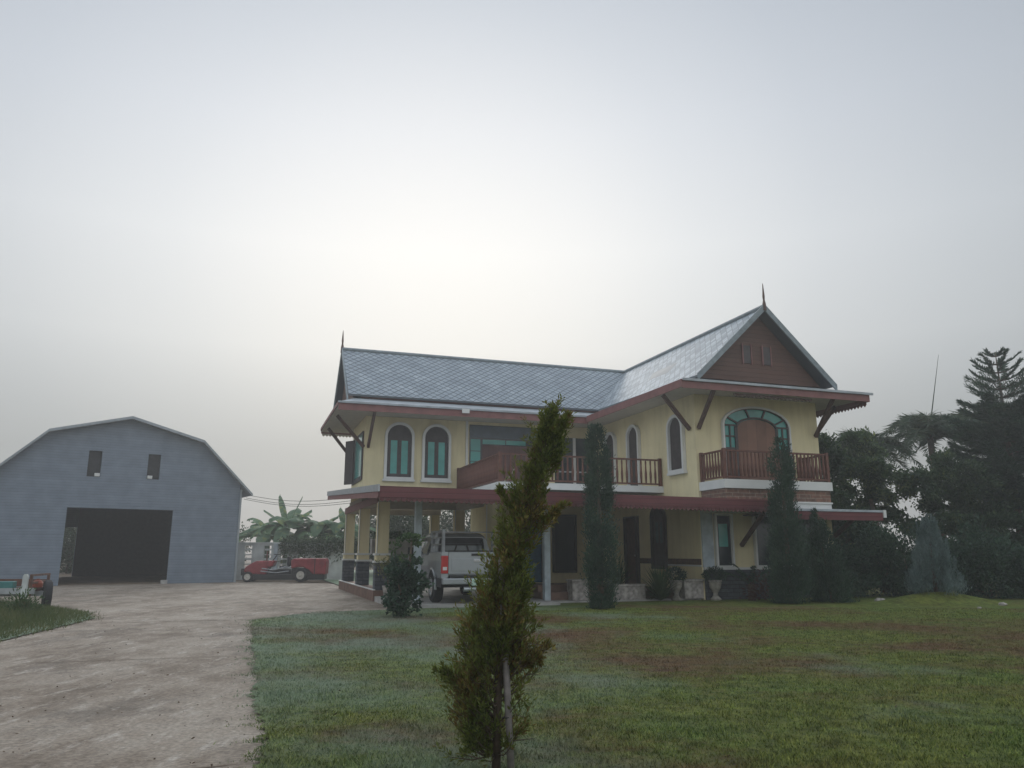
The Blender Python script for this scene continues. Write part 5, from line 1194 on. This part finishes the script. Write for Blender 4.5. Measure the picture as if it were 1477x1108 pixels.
# --- banana plants behind the block wall
def banana(loc, h, lv, label):
    r_ = empty('banana_plant', loc); tag(r_, label, 'banana plant', 'banana plants behind the block wall')
    trunk([(0, 0, 0), (0, 0, h)], [.14, .09], r_, 'stem', L_banana)
    for (a, e, l, dr) in lv:
        n = 16; V = []; mid = []
        for i in range(n + 1):
            u = i / n; rr = l * u * math.cos(e); z = h + l * u * math.sin(e) - dr * l * u ** 2.2
            mid.append(np.array((math.cos(a) * rr, math.sin(a) * rr, z)))
        S = np.array((-math.sin(a), math.cos(a), 0)); S = S if abs(math.sin(e)) < .98 else np.array((1, 0, 0))
        for i in range(2, n):
            u0, u1 = i / n, (i + 1) / n; w0 = .38 * math.sin(math.pi * min(1, (u0 - .10) * 1.1)) ** .5 if u0 > .10 else .02; w1 = .38 * math.sin(math.pi * min(1, max(0, (u1 - .10)) * 1.1)) ** .5 if u1 < .99 else .01
            for sg in (-1, 1):
                g_ = .88 if NP.uniform() < .3 else 1; dz = np.array((0, 0, -.08 if sg > 0 else -.12))
                V += [mid[i], mid[i] + sg * S * w0 + dz, mid[i + 1] * g_ + mid[i] * (1 - g_) + sg * S * w1 + dz, mid[i + 1]]
        quads_mesh('leaf', np.array(V), L_banana, r_)
def lv(k, seed):
    g = random.Random(seed); return [(g.uniform(0, 6.28), g.uniform(.15, 1.0), g.uniform(1.9, 2.7), g.uniform(.35, .85)) for _ in range(k + 4)]
banana((-12.6, 44, 0), 2.7, lv(10, 1) + [(2.9, 1.30, 2.1, .05), (3.1, .75, 1.9, .15), (.2, 1.2, 2.1, .08), (-.3, .7, 2.0, .15)], 'leftmost banana plant with one yellow upright leaf behind the block wall')
banana((-10.9, 44.6, 0), 2.5, lv(10, 2) + [(.1, .8, 1.9, .1), (3.0, .6, 1.8, .3)], 'middle banana plant behind the block wall')
banana((-9.5, 45, 0), 2.5, lv(9, 3) + [(.3, 1.4, 1.7, .0), (2.8, 1.3, 1.6, .05)], 'banana plant nearest the carport with two thin upright leaves')
banana((-13.9, 45, 0), 2.2, lv(9, 4), 'low banana plant close to the barn corner')
banana((-14.6, 47, 0), 2.6, lv(10, 7), 'tall banana plant partly hidden by the barn corner')
banana((-11.9, 47, 0), 2.2, lv(11, 8), 'rearmost banana plant in the middle of the clump')
banana((-11.8, 45.4, 0), 1.5, lv(10, 5), 'squat banana plant half hidden behind the block wall pier')
banana((-10.1, 46.5, 0), 1.5, lv(10, 6), 'squat banana plant behind the creeper on the wall')

# --- far trees behind, fading into the fog
far = [(-6.5, 47, 4.0, 2.0), (-3.2, 50, 4.6, 2.3), (.3, 52, 4.9, 2.4), (3.6, 49, 4.4, 2.2), (-8.6, 53, 4.8, 2.4), (-28, 62, 6.0, 3.2), (-23, 58, 5.0, 2.8), (-34, 62, 5.2, 2.8), (7.0, 54, 5.0, 2.5), (-29.6, 53.0, 4.6, 2.2)]
flab = ['nearest hazy tree seen between the first carport columns', 'hazy tree seen behind the grey carport post', 'hazy tree seen over the truck cab', 'hazy tree seen right of the truck cab', 'foggy tree behind the banana plants', 'foggy tree far behind the barn', 'foggy tree seen through the barn doorway', 'foggy tree at the back left of the barn', 'foggy tree hidden mostly by the left wing', 'foggy tree right behind the rear opening of the barn']
for (x, y, h, rx), lab in zip(far, flab):
    broadleaf((x, y, 0), h, [(0, 0, h * .62, rx * .8, rx * .8, h * .36), (rx * .6, 0, h * .42, rx * .7, rx * .6, h * .36), (-rx * .6, 0, h * .45, rx * .7, rx * .6, h * .36), (0, 0, h * .22, rx, rx * .7, h * .22)], 12000, L_far, lab, int(x * 7) + 400, .17, .09, 'foggy trees behind the yard', 'foggy_tree', 60)
# power wires from barn to house
for k, (z0, z1) in enumerate(((4.15, 3.72), (3.92, 3.5), (4.0, 3.62))):
    pts = [(-13.2 + 6.2 * u, 38.2 - 4.0 * u + (k * .25), z0 + (z1 - z0) * u - .25 * math.sin(math.pi * u)) for u in np.linspace(0, 1, 12)]
    tag(MB().tube(pts, .011, 5).build('power_wire', M['wire'], None), ['upper', 'lower', 'middle'][k] + ' black wire strung from the barn corner to the carport', 'wire', 'wires between barn and house')

# ------------------------------------------------------------------ morning fog
hz = MB().box(-150, 150, -40, 190, -1.0, 13.0).build('haze', None, None)
hm = bpy.data.materials.new('fog_air'); hm.use_nodes = True; ht = hm.node_tree
for nn_ in list(ht.nodes):
    if nn_.type == 'BSDF_PRINCIPLED': ht.nodes.remove(nn_)
pv = N(ht, 'ShaderNodeVolumePrincipled'); pv.inputs['Color'].default_value = (0.93, 0.95, 0.97, 1); pv.inputs['Density'].default_value = 0.0024; pv.inputs['Anisotropy'].default_value = 0.45
ht.links.new(pv.outputs[0], ht.nodes['Material Output'].inputs['Volume'])
hz.data.materials.append(hm); tag(hz, kind='stuff')
